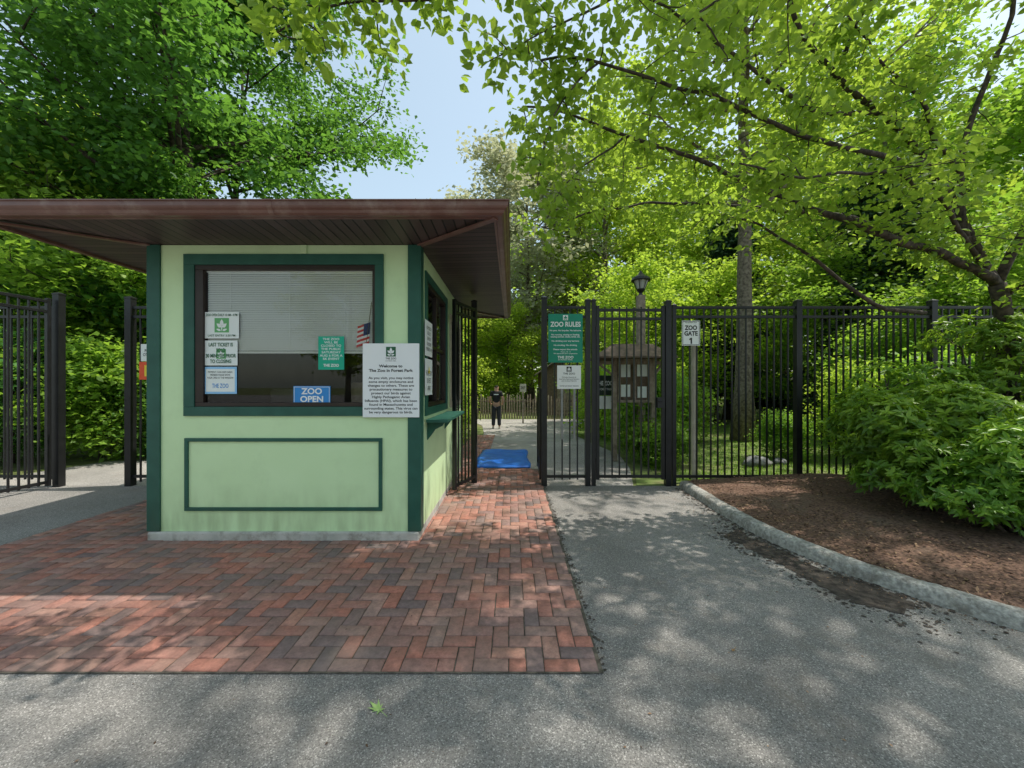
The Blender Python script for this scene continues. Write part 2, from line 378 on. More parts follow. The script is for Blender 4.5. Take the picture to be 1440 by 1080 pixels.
mb=MB(); mb.box(-2.8,-2.3,yy+.38,yy+.42,1.23,1.57); build(mb,'screen',M['screen'],cm,bevel=.006)
mb=MB(); mb.box(-2.62,-2.48,yy+.32,yy+.5,1.0,1.015); mb.box(-2.57,-2.53,yy+.425,yy+.45,1.0,1.3); build(mb,'stand',M['screen'],cm)
ch=empty('office_chair',(-1.9,4.9,0.1),'office chair with brown back inside the booth','chair')
mb=MB(); mb.box(-2.15,-1.65,5.1,5.16,.9,1.65); build(mb,'backrest',M['wood'],ch,bevel=.03)
mb=MB(); mb.box(-2.15,-1.65,4.7,5.12,.75,.83); build(mb,'seat',M['screen'],ch,bevel=.02)
mb=MB(); mb.tube([(-1.9,4.9,.13),(-1.9,4.9,.75)],.03,8); mb.box(-2.15,-1.65,4.88,4.92,.13,.17); mb.box(-1.92,-1.88,4.65,5.15,.13,.17); build(mb,'leg',M['metalgrey'],ch)
mb=MB(); ax0,az1=P(260,358,YW); ax1,az0=P(540,585,YW); tp=.022
def ring(mb,x0,x1,z0,z1,X0,X1,Z0,Z1,y0,y1):
    mb.box(X0,X1,y0,y1,z1,Z1); mb.box(X0,X1,y0,y1,Z0,z0); mb.box(X0,x0,y0,y1,z0,z1); mb.box(x1,X1,y0,y1,z0,z1)
ring(mb,fx0,fx1,fz0,fz1,ax0,ax1,az0,az1,YW-tp,YW-.0005)
win=build(mb,'window',M['trim'],booth,bevel=.003)
gx0,gz1=P(287,380,YW); gx1,gz0=P(524,566,YW)
mb=MB(); ring(mb,gx0,gx1,gz0,gz1,fx0+.001,fx1-.001,fz0+.001,fz1-.001,YW-.012,YW+.06)
build(mb,'frame',M['brownframe'],win,bevel=.004)
mb=MB(); mb.add([(gx0,YW+.02,gz0),(gx1,YW+.02,gz0),(gx1,YW+.02,gz1),(gx0,YW+.02,gz1)],[(0,1,2,3)]); build(mb,'pane',M['glass'],win)
mb=MB()
z=gz1-.02; bz=P(0,492,YW)[1]
while z>bz:
    yc=YW+.044; mb.add([(gx0+.01,yc-.007,z-.0125),(gx1-.01,yc-.007,z-.0125),(gx1-.01,yc+.007,z+.0125),(gx0+.01,yc+.007,z+.0125)],[(0,1,2,3)]); z-=.0235
mb.box(gx0+.01,gx1-.01,YW+.034,YW+.056,bz-.035,bz-.013); mb.box(gx0,gx1,YW+.032,YW+.062,gz1-.012,gz1+.02)
for xx in (gx0+.25,gx0+.87,gx1-.3): mb.box(xx-.002,xx+.002,YW+.033,YW+.035,bz,gz1)
build(mb,'blind',M['blind'],win)
mb=MB(); a,b_=P(261,616,YW); c,d=P(538,718,YW); w=.036
ring(mb,a+w,c-w,d+w,b_-w,a,c,d,b_,YW-.02,YW-.0005)
build(mb,'panel_trim',M['trim'],booth,bevel=.003)
for (x0,x1,y0,y1) in ((XL-.02,XL+.115,YW-.02,YW-.0005),(XR-.115,XR+.02,YW-.02,YW-.0005),(XR+.0005,XR+.02,YW,YW+.11),(XR+.0005,XR+.02,YB-.11,YB),(XL-.02,XL-.0005,YW,YW+.11)):
    mb=MB(); mb.box(x0,x1,y0,y1,ZB+.004,ZT-.002); build(mb,'corner_board',M['trim'],booth,bevel=.002)
mb=MB(); x,z=P(428,345,YW); mb.box(x-.03,x+.03,YW-.018,YW-.0005,az1+.003,ZT-.003); build(mb,'batten',M['wall'],booth,bevel=.003)
def sidewin(y0,y1,z0,z1,tr,mull):
    mb=MB(); X0=XR+.0005; X1=XR+.022; w=.09
    mb.box(X0,X1,y0-w,y1+w,z1,z1+w); mb.box(X0,X1,y0-w,y1+w,z0-w,z0); mb.box(X0,X1,y0-w,y0,z0,z1); mb.box(X0,X1,y1,y1+w,z0,z1)
    wn=build(mb,'window',tr,booth,bevel=.003)
    mb=MB(); X0=XR-.06; X1=XR+.008; w=.05;e=.001
    mb.box(X0,X1,y0+e,y1-e,z1-w,z1-e); mb.box(X0,X1,y0+e,y1-e,z0+e,z0+w); mb.box(X0,X1,y0+e,y0+w,z0+w,z1-w); mb.box(X0,X1,y1-w,y1-e,z0+w,z1-w)
    ym=(y0+y1)/2; mb.box(X0+.01,X1-.01,ym-.02,ym+.02,z0+w,z1-w)
    if mull: mb.box(X0+.012,X1-.012,y0+w,ym-.02,(z0+z1)/2-.02,(z0+z1)/2+.02); mb.box(X0+.012,X1-.012,ym+.02,y1-w,(z0+z1)/2-.02,(z0+z1)/2+.02)
    build(mb,'frame',M['brownframe'],wn,bevel=.003)
    mb=MB(); x_=XR-.03; mb.add([(x_,y0+w,z0+w),(x_,y1-w,z0+w),(x_,y1-w,z1-w),(x_,y0+w,z1-w)],[(0,1,2,3)]); build(mb,'pane',M['glass'],wn)
sidewin(s1y0,s1y1,s1z0,s1z1,M['trim'],True)
sidewin(s2y0,s2y1,s2z0,s2z1,M['woodpale'],False)
mb=MB(); mb.box(XR+.023,XR+.26,s1y0-.12,s1y1+.12,1.20,1.235); sh=build(mb,'counter_shelf',M['trim'],booth,bevel=.004)
for yb in (s1y0+.05,s1y1-.05):
    mb=MB(); pr=[(0,1.2),(.2,1.2),(.17,1.15),(.09,1.11),(.04,1.04),(0,.99)]
    vs=[(XR+.003+a,yb-.02,b) for a,b in pr]+[(XR+.003+a,yb+.02,b) for a,b in pr]; n=len(pr)
    mb.add(vs,[tuple(range(n)),tuple(range(2*n-1,n-1,-1))]+[(i,i+n,(i+1)%n+n,(i+1)%n) for i in range(n)])
    build(mb,'shelf_bracket',M['trim'],booth)
# roof
EX0,EX1,EY0,EY1=-4.72,-.14,3.34,8.25
mb=MB(); sz=3.085
def trap(pts,mi): mb.add([(x,y,sz if x in(EX0,EX1) or y in (EY0,EY1) else ZT+.004) for x,y in pts],[(0,1,2,3)],mi)
trap([(EX0,EY0),(EX1,EY0),(XR,YW),(XL,YW)],0); trap([(EX1,EY1),(EX0,EY1),(XL,YB),(XR,YB)],0)
trap([(EX1,EY0),(EX1,EY1),(XR,YB),(XR,YW)],1); trap([(EX0,EY1),(EX0,EY0),(XL,YW),(XL,YB)],1)
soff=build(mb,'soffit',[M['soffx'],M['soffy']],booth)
for a,b in (((XR,YW),(EX1,EY0)),((XL,YW),(EX0,EY0)),((XR,YB),(EX1,EY1)),((XL,YB),(EX0,EY1))):
    mb=MB(); mb.bar(a,b,.028,ZT-.012,ZT+.002); build(mb,'mitre_strip',M['gutter'],booth)
mb=MB(); mb.rectsweep(EX0,EX1,EY0,EY1,[(0,3.06),(.002,3.058),(.002,3.15),(-.02,3.15),(-.02,3.058)],True); build(mb,'fascia',M['gutter'],booth)
mb=MB(); prof=[(.004,3.062),(.05,3.062),(.07,3.075),(.08,3.095),(.098,3.108),(.106,3.122),(.106,3.158),(.118,3.162),(.118,3.171),(.100,3.171),(.098,3.125),(.06,3.072),(.006,3.068),(.006,3.16),(.004,3.16)]
mb.rectsweep(EX0,EX1,EY0,EY1,prof)
gut=build(mb,'gutter',M['gutter'],booth)
for xs in (-2.05,-.45):
    mb=MB()
    vs=[];pr=[(o+.004,z-.003 if z<3.1 else z) for o,z in prof[1:9]]
    for dx in (-.022,.022): vs+=[(xs+dx,EY0-o,z) for o,z in pr]
    n=len(pr); mb.add(vs,[(i,i+1,n+i+1,n+i) for i in range(n-1)])
    build(mb,'gutter_strap',M['gutter'],booth)
mb=MB(); o=.045; zx=3.178; cy=(EY0+EY1)/2; cx=(EX0+EX1)/2; rz=3.95; half=(EX1-EX0)/2
A=[(EX0-o,EY0-o),(EX1+o,EY0-o),(EX1+o,EY1+o),(EX0-o,EY1+o)]
R1=(cx,EY0+half-.1,rz); R2=(cx,EY1-half+.1,rz)
nr=14
def lerp(a,b,t): return tuple(a[i]+(b[i]-a[i])*t for i in range(3))
for k in range(nr):
    t0=k/nr; t1=(k+1)/nr
    for j in range(4):
        a=A[j]+(zx,); b=A[(j+1)%4]+(zx,); ta=[R1,R1,R2,R2][j]; tb=[R1,R2,R2,R1][j]
        p0=lerp(a,ta,t0);p1=lerp(b,tb,t0);p2=lerp(b,tb,t1);p3=lerp(a,ta,t1)
        q0=(p0[0],p0[1],p0[2]+.012);q1=(p1[0],p1[1],p1[2]+.012)
        mb.add([p0,p1,q1,q0,p2,p3],[(0,1,2,3),(3,2,4,5)])
build(mb,'roof_shingles',M['shingle'],booth)
mb=MB()
rg=random.Random(3)
for i in range(420):
    x=rg.uniform(EX0,EX1); s=rg.uniform(.008,.04); y=EY0-.03+rg.uniform(0,.15)
    mb.add([(x-s,y,3.185),(x+s,y,3.185),(x+s,y+s,3.185),(x-s,y+s,3.185),(x,y+s/2,3.2+s*rg.uniform(.3,1.1))],[(0,1,4),(1,2,4),(2,3,4),(3,0,4)])
build(mb,'moss',pmat('moss',(.10,.09,.03),(.2,.17,.08),30,1),booth,kind='stuff')

# ------------------------------------------------------------ signs on the booth
YF=YW-.03
s,cx,cz,w,h,z0,z1=board('notice_board','large white welcome notice board mounted at the booth corner',510,589.5,483,587,YF-.012,M['white'],.01)
yt=YF-.0135
emblem(cx,z1-.085,.05,yt,M['inkgreen'],M['white'],s)
text('THE ZOO',cx,z1-.155,.11,.02,yt,M['ink'],s,.02); text('IN FOREST PARK',cx,z1-.18,.11,.009,yt,M['ink'],s,.01)
text('Welcome to\nThe Zoo in Forest Park',cx,z1-.255,w*.78,.075,yt,M['ink'],s,.03,1.15)
text('As you visit, you may notice\nsome empty enclosures and\nchanges to others. These are\nprecautionary measures to\nprotect our birds against\nHighly Pathogenic Avian\nInfluenza (HPAI), which has been\nfound in Massachusetts and\nsurrounding states. This virus can\nbe very dangerous to birds.',cx,z0+.225,w*.94,.385,yt,M['ink'],s,.016,1.1)
YG=YW+.019-.003
s,cx,cz,w,h,z0,z1=board('paper_notice','white paper opening hours notice taped on the booth window',288,336,439,476,YG-.004,M['paper'],.001)
emblem(cx,cz+.0,.075,YG-.0055,M['logogreen'],M['paper'],s)
text('ZOO OPEN DAILY 10 AM - 4 PM',cx,z1-.03,w*.92,.03,YG-.009,M['inkgreen'],s,.012)
text('LAST ENTRY 3:30 PM',cx,z0+.03,w*.8,.022,YG-.009,M['inkgreen'],s,.008)
s,cx,cz,w,h,z0,z1=board('paper_notice','white paper last ticket notice taped on the booth window',288,334,479,514,YG-.0042,M['paper'],.001)
emblem(cx,cz-.01,.05,YG-.0057,M['logogreen'],M['paper'],s)
text('LAST TICKET IS\nSOLD\n30 MINUTES PRIOR\nTO CLOSING',cx,cz,w*.92,h*.82,YG-.009,M['inkgreen'],s,.02,1.1)
s,cx,cz,w,h,z0,z1=board('paper_notice','paper notice with light blue border on the booth window',287,333,516,554,YG-.0044,M['lightblue'],.001)
mb=MB(); mb.box(cx-w*.44,cx+w*.44,YG-.0062,YG-.0046,cz-h*.42,cz+h*.42); build(mb,'sheet',M['paper'],s)
text('PAYMENT: CASH AND CARDS\nMEMBERS PLEASE SHOW\nYOUR CARD AT THE WINDOW',cx,cz+h*.2,w*.8,h*.28,YG-.008,M['ink'],s,.0,1.1)
text('THE ZOO',cx,cz-h*.2,w*.5,h*.2,YG-.008,M['blue'],s,.01)
s,cx,cz,w,h,z0,z1=board('closure_poster','green poster about a closing day taped on the booth window',447.5,484,473,520,YG-.0045,M['postgreen'],.001,category='poster')
text('THE ZOO\nWILL BE\nCLOSED TO\nTHE PUBLIC\nSATURDAY\nAUG 6 FOR A\n5K EVENT',cx,cz+h*.12,w*.88,h*.66,YG-.007,M['paper'],s,.016,1.05)
text('THE ZOO',cx,z0+h*.13,w*.6,h*.09,YG-.007,M['paper'],s,.03)
s,cx,cz,w,h,z0,z1=board('open_sign','blue zoo open sign standing in the booth window',412.5,464.5,543,568.5,YG-.006,M['blue'],.006)
text('ZOO\nOPEN',cx,cz,w*.62,h*.78,YG-.0085,M['white'],s,.03,.95,stretch=True)
mb=MB(); i=.008
ring(mb,cx-w/2+i+.004,cx+w/2-i-.004,z0+i+.004,z1-i-.004,cx-w/2+i,cx+w/2-i,z0+i,z1-i,YG-.0085,YG-.0065); build(mb,'border',M['white'],s)
YFl=YW+.027
fl=empty('small_flag',(P(517,482,YFl)[0],YFl,1.95),'small striped flag on a thin stick behind the window','flag')
mb=MB(); x0,zt=P(522.5,425,YFl); x1,zb_=P(513,500,YFl); mb.tube([(x1,YFl,zb_),(x0,YFl,zt)],.003,6); build(mb,'pole',M['wooddark'],fl)
mb=MB()
for k in range(9):
    for q in range(6):
        def pt(a,b):
            x,z=P(503+ a*18-b*2,453+b*30+ (1-a)*6,YFl); return (x,YFl-.001+.002*math.sin(a*9+b*2),z)
        a0=q/6;a1=(q+1)/6;b0=k/9;b1=(k+1)/9
        mi=2 if (a0>=.5 and k<5) else (0 if k%2==0 else 1)
        mb.add([pt(a0,b0),pt(a1,b0),pt(a1,b1),pt(a0,b1)],[(0,3,2,1)],mi)
build(mb,'flag_cloth',[M['red'],M['white'],M['navy']],fl)
def sidesign(label,y0,y1,z0,z1,body,tri=False):
    X=XR+.026; mb=MB(); mb.box(X,X+.006,y0,y1,z0,z1); s=build(mb,'price_sign',M['white'],label=label,category='sign',bevel=.001)
    if tri:
        mb=MB(); c=(y0+y1)/2; zc=z1-.16; mb.add([(X+.0085,c-.05,zc),(X+.0085,c+.05,zc),(X+.0085,c,zc+.085)],[(0,1,2)]); build(mb,'warning_triangle',M['yellow'],s)
        text(body,c,z0+.16,(y1-y0)*.8,.22,X+.0085,M['ink'],s,.0,1.1,side=True)
    else: text(body,(y0+y1)/2,(z0+z1)/2,(y1-y0)*.85,(z1-z0)*.7,X+.0085,M['ink'],s,.0,1.1,side=True)
sidesign('white admission price sign on the booth side wall',4.115,4.47,1.93,2.32,'ADMISSION\nADULTS\nSENIORS\nCHILDREN\nMEMBERS FREE')
sidesign('white caution sign with yellow triangle on booth side wall',4.115,4.47,1.50,1.9,'PLEASE STAY\nSIX FEET\nAPART',True)

# ------------------------------------------------------------ fences
FY=6.17
def picket_panel(e,a,b,z0=.1,z1=2.87,rails=(.15,2.71,2.86),sp=.112,frame=False):
    a=Vector(a);b=Vector(b);L=(b-a).length;d=(b-a)/L; n=max(1,int(round(L/sp)))
    mb=MB()
    for i in range(1,n):
        p=a+d*(L*i/n); mb.bar(p-d*.0105,p+d*.0105,.0105,z0,z1)
    build(mb,'picket_row',M['black'],e)
    for r in rails:
        mb=MB(); mb.bar(a,b,.021,r-.022,r+.022); build(mb,'rail',M['black'],e,bevel=.003)
    if frame:
        for p in (a,b):
            mb=MB(); mb.bar(p-d*.026,p+d*.026,.026,z0-.02,z1+.02); build(mb,'stile',M['black'],e,bevel=.003)
def post(e,x,y,top,hw=.045):
    mb=MB(); mb.box(x-hw,x+hw,y-hw,y+hw,0,top); 
    t=top; k=hw+.006
    mb.add([(x-k,y-k,t),(x+k,y-k,t),(x+k,y+k,t),(x-k,y+k,t),(x-k,y-k,t+.02),(x+k,y-k,t+.02),(x+k,y+k,t+.02),(x-k,y+k,t+.02),(x,y,t+.05)],
           [(0,3,2,1),(0,1,5,4),(1,2,6,5),(2,3,7,6),(3,0,4,7),(4,5,8),(5,6,8),(6,7,8),(7,4,8)])
    build(mb,'post',M['black'],e)
f=empty('metal_fence',(.89,FY,0),'narrow black picket fence section carrying the rules sign','fence')
post(f,.515,FY,3.0,.045); post(f,1.215,FY,2.96,.042); picket_panel(f,(.56,FY),(1.173,FY))
f=empty('metal_gate',(1.88,FY,0),'closed black picket gate with square frame','gate')
post(f,1.31,FY,2.96,.032); post(f,2.50,FY,2.94,.045); picket_panel(f,(1.375,FY),(2.425,FY),z0=.12,rails=(.15,2.68,2.82),frame=True)
mb=MB(); mb.box(2.32,2.44,FY-.05,FY+.05,1.25,1.42); mb.tube([(2.38,FY-.05,1.36),(2.38,FY-.09,1.36),(2.30,FY-.09,1.36)],.01,8); build(mb,'lock',M['black'],f,bevel=.003)
for z in (.4,2.5):
    mb=MB(); mb.tube([(1.343,FY-.03,z-.05),(1.343,FY-.03,z+.05)],.014,8); build(mb,'hinge',M['black'],f)
f=empty('metal_fence',(4.6,FY,0),'long black metal picket fence beside the mulch bed','fence')
post(f,2.60,FY,2.88,.03); post(f,4.59,FY,2.95); post(f,6.75,FY,2.95); post(f,9.4,FY,2.95)
picket_panel(f,(2.63,FY),(4.545,FY)); picket_panel(f,(4.635,FY),(6.705,FY)); picket_panel(f,(6.795,FY),(9.355,FY))
f=empty('open_gate',(-.72,5.9,0),'open black picket gate leaf folded beside the booth wall','gate')
picket_panel(f,(-.60,6.22),(-.84,5.62),z0=.1,z1=2.85,rails=(.14,2.68,2.83),sp=.10,frame=True); post(f,-.62,6.32,2.97,.045)
f=empty('open_gate',(.44,6.6,0),'narrow open black gate leaf with drop rod at the entrance','gate')
picket_panel(f,(.47,6.26),(.50,7.3),z0=.1,z1=1.55,rails=(.14,1.5),sp=.12,frame=True)
f=empty('metal_fence',(-5.4,FY,0),'black picket fence joining the booth with a square post','fence')
post(f,-6.13,FY,3.0,.05); picket_panel(f,(-6.08,FY),(-3.79,FY),z0=.06)
f=empty('open_gate',(-7.3,5.2,0),'wide open black picket gate leaf beside the asphalt path','gate')
post(f,-7.22,6.12,3.05,.05); picket_panel(f,(-7.25,6.0),(-7.38,3.6),z0=.06,z1=2.95,rails=(.1,2.76,2.92),frame=True)
f=empty('metal_fence',(-9.5,FY,0),'black picket fence running along the leafy border','fence')
picket_panel(f,(-7.27,FY),(-9.7,FY)); post(f,-9.75,FY,2.95); picket_panel(f,(-9.8,FY),(-12.2,FY)); post(f,-12.25,FY,2.95)

# fence signs
s,cx,cz,w,h,z0,z1=board('rules_sign','tall green zoo rules sign with white text on fence',771,819.5,441.5,510,FY-.065,M['signgreen'],.008)
yt=FY-.0665
emblem(cx,z1-.06,.04,yt,M['white'],M['signgreen'],s)
text('ZOO RULES',cx,z1-.165,w*.88,.082,yt,M['white'],s,.03)
text('No pets. No bicycles. No balloons.\n\nNo running, chasing or feeding,\nteasing animals, ducks, birds, etc.\n\nNo climbing over any barriers.\n\nNo smoking. No drinking.\n\nPlease respect the animals.',cx,cz-.03,w*.92,h*.43,yt,M['white'],s,.022)
text('Hours: 10 - 4\nWe appreciate your cooperation.',cx,z0+.155,w*.7,.05,yt,M['white'],s,.01)
text('THE ZOO',cx,z0+.085,w*.46,.042,yt,M['white'],s,.03); text('IN FOREST PARK',cx,z0+.045,w*.42,.018,yt,M['white'],s,.01)
s,cx,cz,w,h,z0,z1=board('information_sign','small white zoo sign fixed on the black fence',783.5,817,514,547,FY-.065,M['white'],.006)
emblem(cx,z1-.06,.04,yt,M['ink'],M['white'],s)
text('THE ZOO',cx,z1-.13,w*.5,.03,yt,M['ink'],s,.02)
text('This facility is licensed by the\nUnited States Department of Agriculture\nunder the Animal Welfare Act',cx,cz-.03,w*.85,.08,yt,M['ink'],s,.004)
text('Animals and visitors welcome',cx,z0+.05,w*.8,.025,yt,M['ink'],s,.004)
for bx in (cx-.13,cx+.07):
    mb=MB(); mb.box(bx,bx+.035,FY-.058,FY-.03,.75,z0-.002); build(mb,'bracket',M['metalgrey'],s)
s,cx,cz,w,h,z0,z1=board('gate_sign','white gate number sign with black border on the fence',959,984.5,451,486,FY-.065,M['white'],.006)
mb=MB(); i=.01
ring(mb,cx-w/2+i+.007,cx+w/2-i-.007,z0+i+.007,z1-i-.007,cx-w/2+i,cx+w/2-i,z0+i,z1-i,yt-.0005,yt+.001); build(mb,'border',M['ink'],s)
text('Forest Park Zoo',cx,z1-.03,w*.62,.018,yt,M['inkgreen'],s,.01)
text('ZOO\nGATE',cx,cz+.04,w*.74,.165,yt,M['ink'],s,.04,.95)
mb=MB(); zc=z0+.075; mb.add([(cx-.008,yt,zc-.048),(cx+.016,yt,zc-.048),(cx+.016,yt,zc+.048),(cx-.004,yt,zc+.048),(cx-.028,yt,zc+.03),(cx-.028,yt,zc+.010),(cx-.008,yt,zc+.02)],[(0,1,2,3,4,5,6)]); build(mb,'numeral',M['ink'],s)
s,cx,cz,w,h,z0,z1=board('warning_sign','orange red sign with yellow lettering on the fence beside booth',195.5,250,509,534,FY-.06,M['orange'],.005)
text('EXIT',cx+.02,cz,w*.78,h*.62,FY-.0625,M['yellow'],s,.02)
s,cx,cz,w,h,z0,z1=board('paper_notice','white paper notice fixed to the fence above orange sign',198,232,484,508,FY-.06,M['paper'],.003)
text('PLEASE USE\nOTHER GATE',cx,cz,w*.8,h*.4,FY-.0625,M['ink'],s,.01)

mb=MB(); mb.tube([(3.02,6.36,0),(3.02,6.36,2.35)],.05,10); build(mb,'wooden_post',M['woodpale'],label='pale round wooden post standing behind the black fence',category='post')

# ------------------------------------------------------------ lamp post
lx=(901-720)/540*9.0; ly=9.0
lamp=empty('street_lamp',(lx,ly,0),'old lantern street lamp on weathered square wooden post','street lamp')
mb=MB(); mb.box(lx-.085,lx+.085,ly-.085,ly+.085,0,3.72); build(mb,'post',M['wood'],lamp,bevel=.01)
mb=MB(); mb.tube([(lx,ly,3.72),(lx,ly,3.78),(lx,ly,3.84),(lx,ly,3.87)],[.05,.04,.09,.10],12); build(mb,'lamp_base',M['black'],lamp)
mb=MB(); mb.tube([(lx,ly,3.87),(lx,ly,4.06)],[.09,.17],6); build(mb,'lantern_glass',M['lampglass'],lamp)
mb=MB(); mb.tube([(lx,ly,4.06),(lx,ly,4.075),(lx,ly,4.13),(lx,ly,4.2),(lx,ly,4.24),(lx,ly,4.3)],[.22,.225,.2,.08,.05,.015],12)
for k in range(6):
    a=math.pi*k/3; mb.tube([(lx+.093*math.cos(a),ly+.093*math.sin(a),3.87),(lx+.175*math.cos(a),ly+.175*math.sin(a),4.065)],.009,5)
build(mb,'lamp_cap',M['black'],lamp)

# ------------------------------------------------------------ notice kiosk
KY=8.2
ki=empty('notice_kiosk',(2.48,KY,0),'brown wooden notice kiosk with pitched roof and glazed case','notice board')
xa=P(868,0,KY)[0]; xb=P(915,0,KY)[0]
for xx in (xa-.06,xb+.06):
    mb=MB(); mb.box(xx-.05,xx+.05,KY-.05,KY+.05,0,2.2); build(mb,'post',M['wood'],ki,bevel=.006)
mb=MB(); z0=P(0,566,KY)[1]; z1=P(0,505,KY)[1]; ring(mb,xa+.05,xb-.05,z0+.05,z1-.05,xa-.005,xb+.005,z0,z1,KY-.08,KY+.05); build(mb,'case_frame',M['wood'],ki,bevel=.004)
mb=MB(); mb.box((xa+xb)/2-.02,(xa+xb)/2+.02,KY-.075,KY-.04,z0+.052,z1-.052);build(mb,'mullion',M['wood'],ki)
mb=MB(); mb.box(xa+.052,xb-.052,KY+.01,KY+.03,z0+.052,z1-.052); build(mb,'back_panel',M['wooddark'],ki)
for k,(px,pz,pw,ph) in enumerate(((xa+.18,z1-.25,.2,.27),(xb-.18,z1-.22,.22,.3),(xa+.18,z0+.25,.2,.26),(xb-.18,z0+.22,.2,.24))):
    mb=MB(); mb.box(px-pw/2,px+pw/2,KY+.004,KY+.008,pz-ph/2,pz+ph/2); build(mb,'posted_sheet',M['paper'],ki)
mb=MB(); x0=P(834,0,KY)[0]; x1=P(940,0,KY)[0]; zr=2.5; ze=2.2; r0=x0+.42; r1=x1-.34; d_=.48
def slab(a,b,c,d,t=.035): mb.add([a,b,c,d]+[(p[0],p[1],p[2]-t) for p in (a,b,c,d)],[(0,1,2,3),(7,6,5,4),(0,4,5,1),(1,5,6,2),(2,6,7,3),(3,7,4,0)])
slab((x0,KY-d_,ze),(x1,KY-d_,ze),(r1,KY,zr),(r0,KY,zr)); slab((x1,KY+d_,ze),(x0,KY+d_,ze),(r0,KY,zr),(r1,KY,zr))
mb.add([(x0,KY-d_,ze),(r0,KY,zr),(x0,KY+d_,ze),(x1,KY-d_,ze),(r1,KY,zr),(x1,KY+d_,ze)],[(0,1,2),(3,5,4)])
build(mb,'roof',M['wooddark'],ki)
mb=MB(); mb.box(x0+.12,x1-.12,KY-.04,KY+.04,2.06,2.13); 
mb.tube([(xa-.06,KY,1.8),(x0+.15,KY,2.06)],.03,5); mb.tube([(xb+.06,KY,1.8),(x1-.15,KY,2.06)],.03,5); build(mb,'roof_beam',M['wood'],ki)

Y=8.9
sgn=empty('name_sign',(2.15,Y,0),'dark zoo name sign over a white panel on posts','sign')
mb=MB(); a=P(836,528,Y);b=P(864,556,Y); mb.box(a[0],b[0],Y-.02,Y+.02,b[1],a[1]); sb=build(mb,'sign_board',pmat('dark_board',(.015,.03,.022),(.02,.04,.03),4,.5),sgn,bevel=.005)
text('THE ZOO',(a[0]+b[0])/2,(a[1]+b[1])/2+.05,.38,.13,Y-.022,M['white'],sgn,.03); text('IN FOREST PARK',(a[0]+b[0])/2,(a[1]+b[1])/2-.09,.34,.05,Y-.022,M['white'],sgn,.01)
mb=MB(); a2=P(840,557,Y);b2=P(863,575,Y); mb.box(a2[0],b2[0],Y-.018,Y+.018,b2[1],a2[1]); build(mb,'white_panel',M['white'],sgn)
for xx in (a[0]+.03,b[0]-.03):
    mb=MB(); mb.box(xx-.03,xx+.03,Y+.022,Y+.08,0,a[1]); build(mb,'post',M['wood'],sgn)

rg=random.Random(11)
sf=empty('stake_fence',(0,19,0),'rustic brown wooden stake fence across the path','fence')
mb=MB()
x=-2.6
while x<5.2:
    h=1.05+rg.uniform(-.1,.15); mb.tube([(x,19,0),(x+rg.uniform(-.03,.03),19,h)],[.045,.035],6); x+=.13
build(mb,'stakes',M['wood'],sf)
for z in (.35,.85):
    mb=MB(); mb.box(-2.6,5.2,19.04,19.1,z-.04,z+.04); build(mb,'rail',M['wooddark'],sf)
Y=16.5; s,cx,cz,w,h,z0,z1=board('path_sign','small pale sign on a post beside the path',731,740,540,551,Y,M['woodpale'],.03)
mb=MB(); mb.box(cx-.035,cx+.035,Y+.031,Y+.09,0,z1); build(mb,'post',M['wood'],s)
text('EXIT',cx,cz,w*.7,h*.4,Y-.003,M['ink'],s,.02)

sh=empty('wooden_shed',(3.0,22.5,0),'small brown wooden shed with dark pitched roof among trees','shed')
mb=MB(); mb.box(1.6,4.4,21.2,23.6,0,2.4)
mb.add([(1.6,21.2,2.4),(4.4,21.2,2.4),(3.0,21.2,3.3),(1.6,23.6,2.4),(4.4,23.6,2.4),(3.0,23.6,3.3)],[(0,1,2),(3,5,4)])
build(mb,'wall',M['wooddark'],sh)
mb=MB()
for sx in (-1,1):
    xe=3.0+sx*1.7; ze=2.18
    mb.add([(3.0,20.9,3.36),(xe,20.9,ze),(xe,23.9,ze),(3.0,23.9,3.36),(3.0,20.9,3.42),(xe,20.9,ze+.06),(xe,23.9,ze+.06),(3.0,23.9,3.42)],[(0,1,2,3),(4,7,6,5),(0,4,5,1),(1,5,6,2),(2,6,7,3)])
build(mb,'roof',M['shingle'],sh)
mb=MB(); mb.box(2.5,3.4,21.16,21.19,.05,2.0); build(mb,'door',M['wood'],sh)

# ------------------------------------------------------------ blue mat
mb=MB(); nx,ny=16,26; mx0,mx1,my0,my1=-.74,.36,7.45,9.5
vs=[]
for j in range(ny+1):
    for i in range(nx+1):
        u=i/nx; v=j/ny
        z=.045+.014*math.sin(u*7+v*3)*math.sin(v*11)+.012*math.sin(v*25+u*4)*.6
        if i in(0,nx) or j in (0,ny): z=.02
        vs.append((mx0+(mx1-mx0)*u+.02*math.sin(v*9),my0+(my1-my0)*v+.015*math.sin(u*8),z))
mb.add(vs,[(j*(nx+1)+i,j*(nx+1)+i+1,(j+1)*(nx+1)+i+1,(j+1)*(nx+1)+i) for j in range(ny) for i in range(nx)])
mo=build(mb,'floor_mat',M['mat'],label='wrinkled bright blue vinyl mat lying across the entrance path',category='mat',smooth=True)
so=mo.modifiers.new('s','SOLIDIFY'); so.thickness=.012

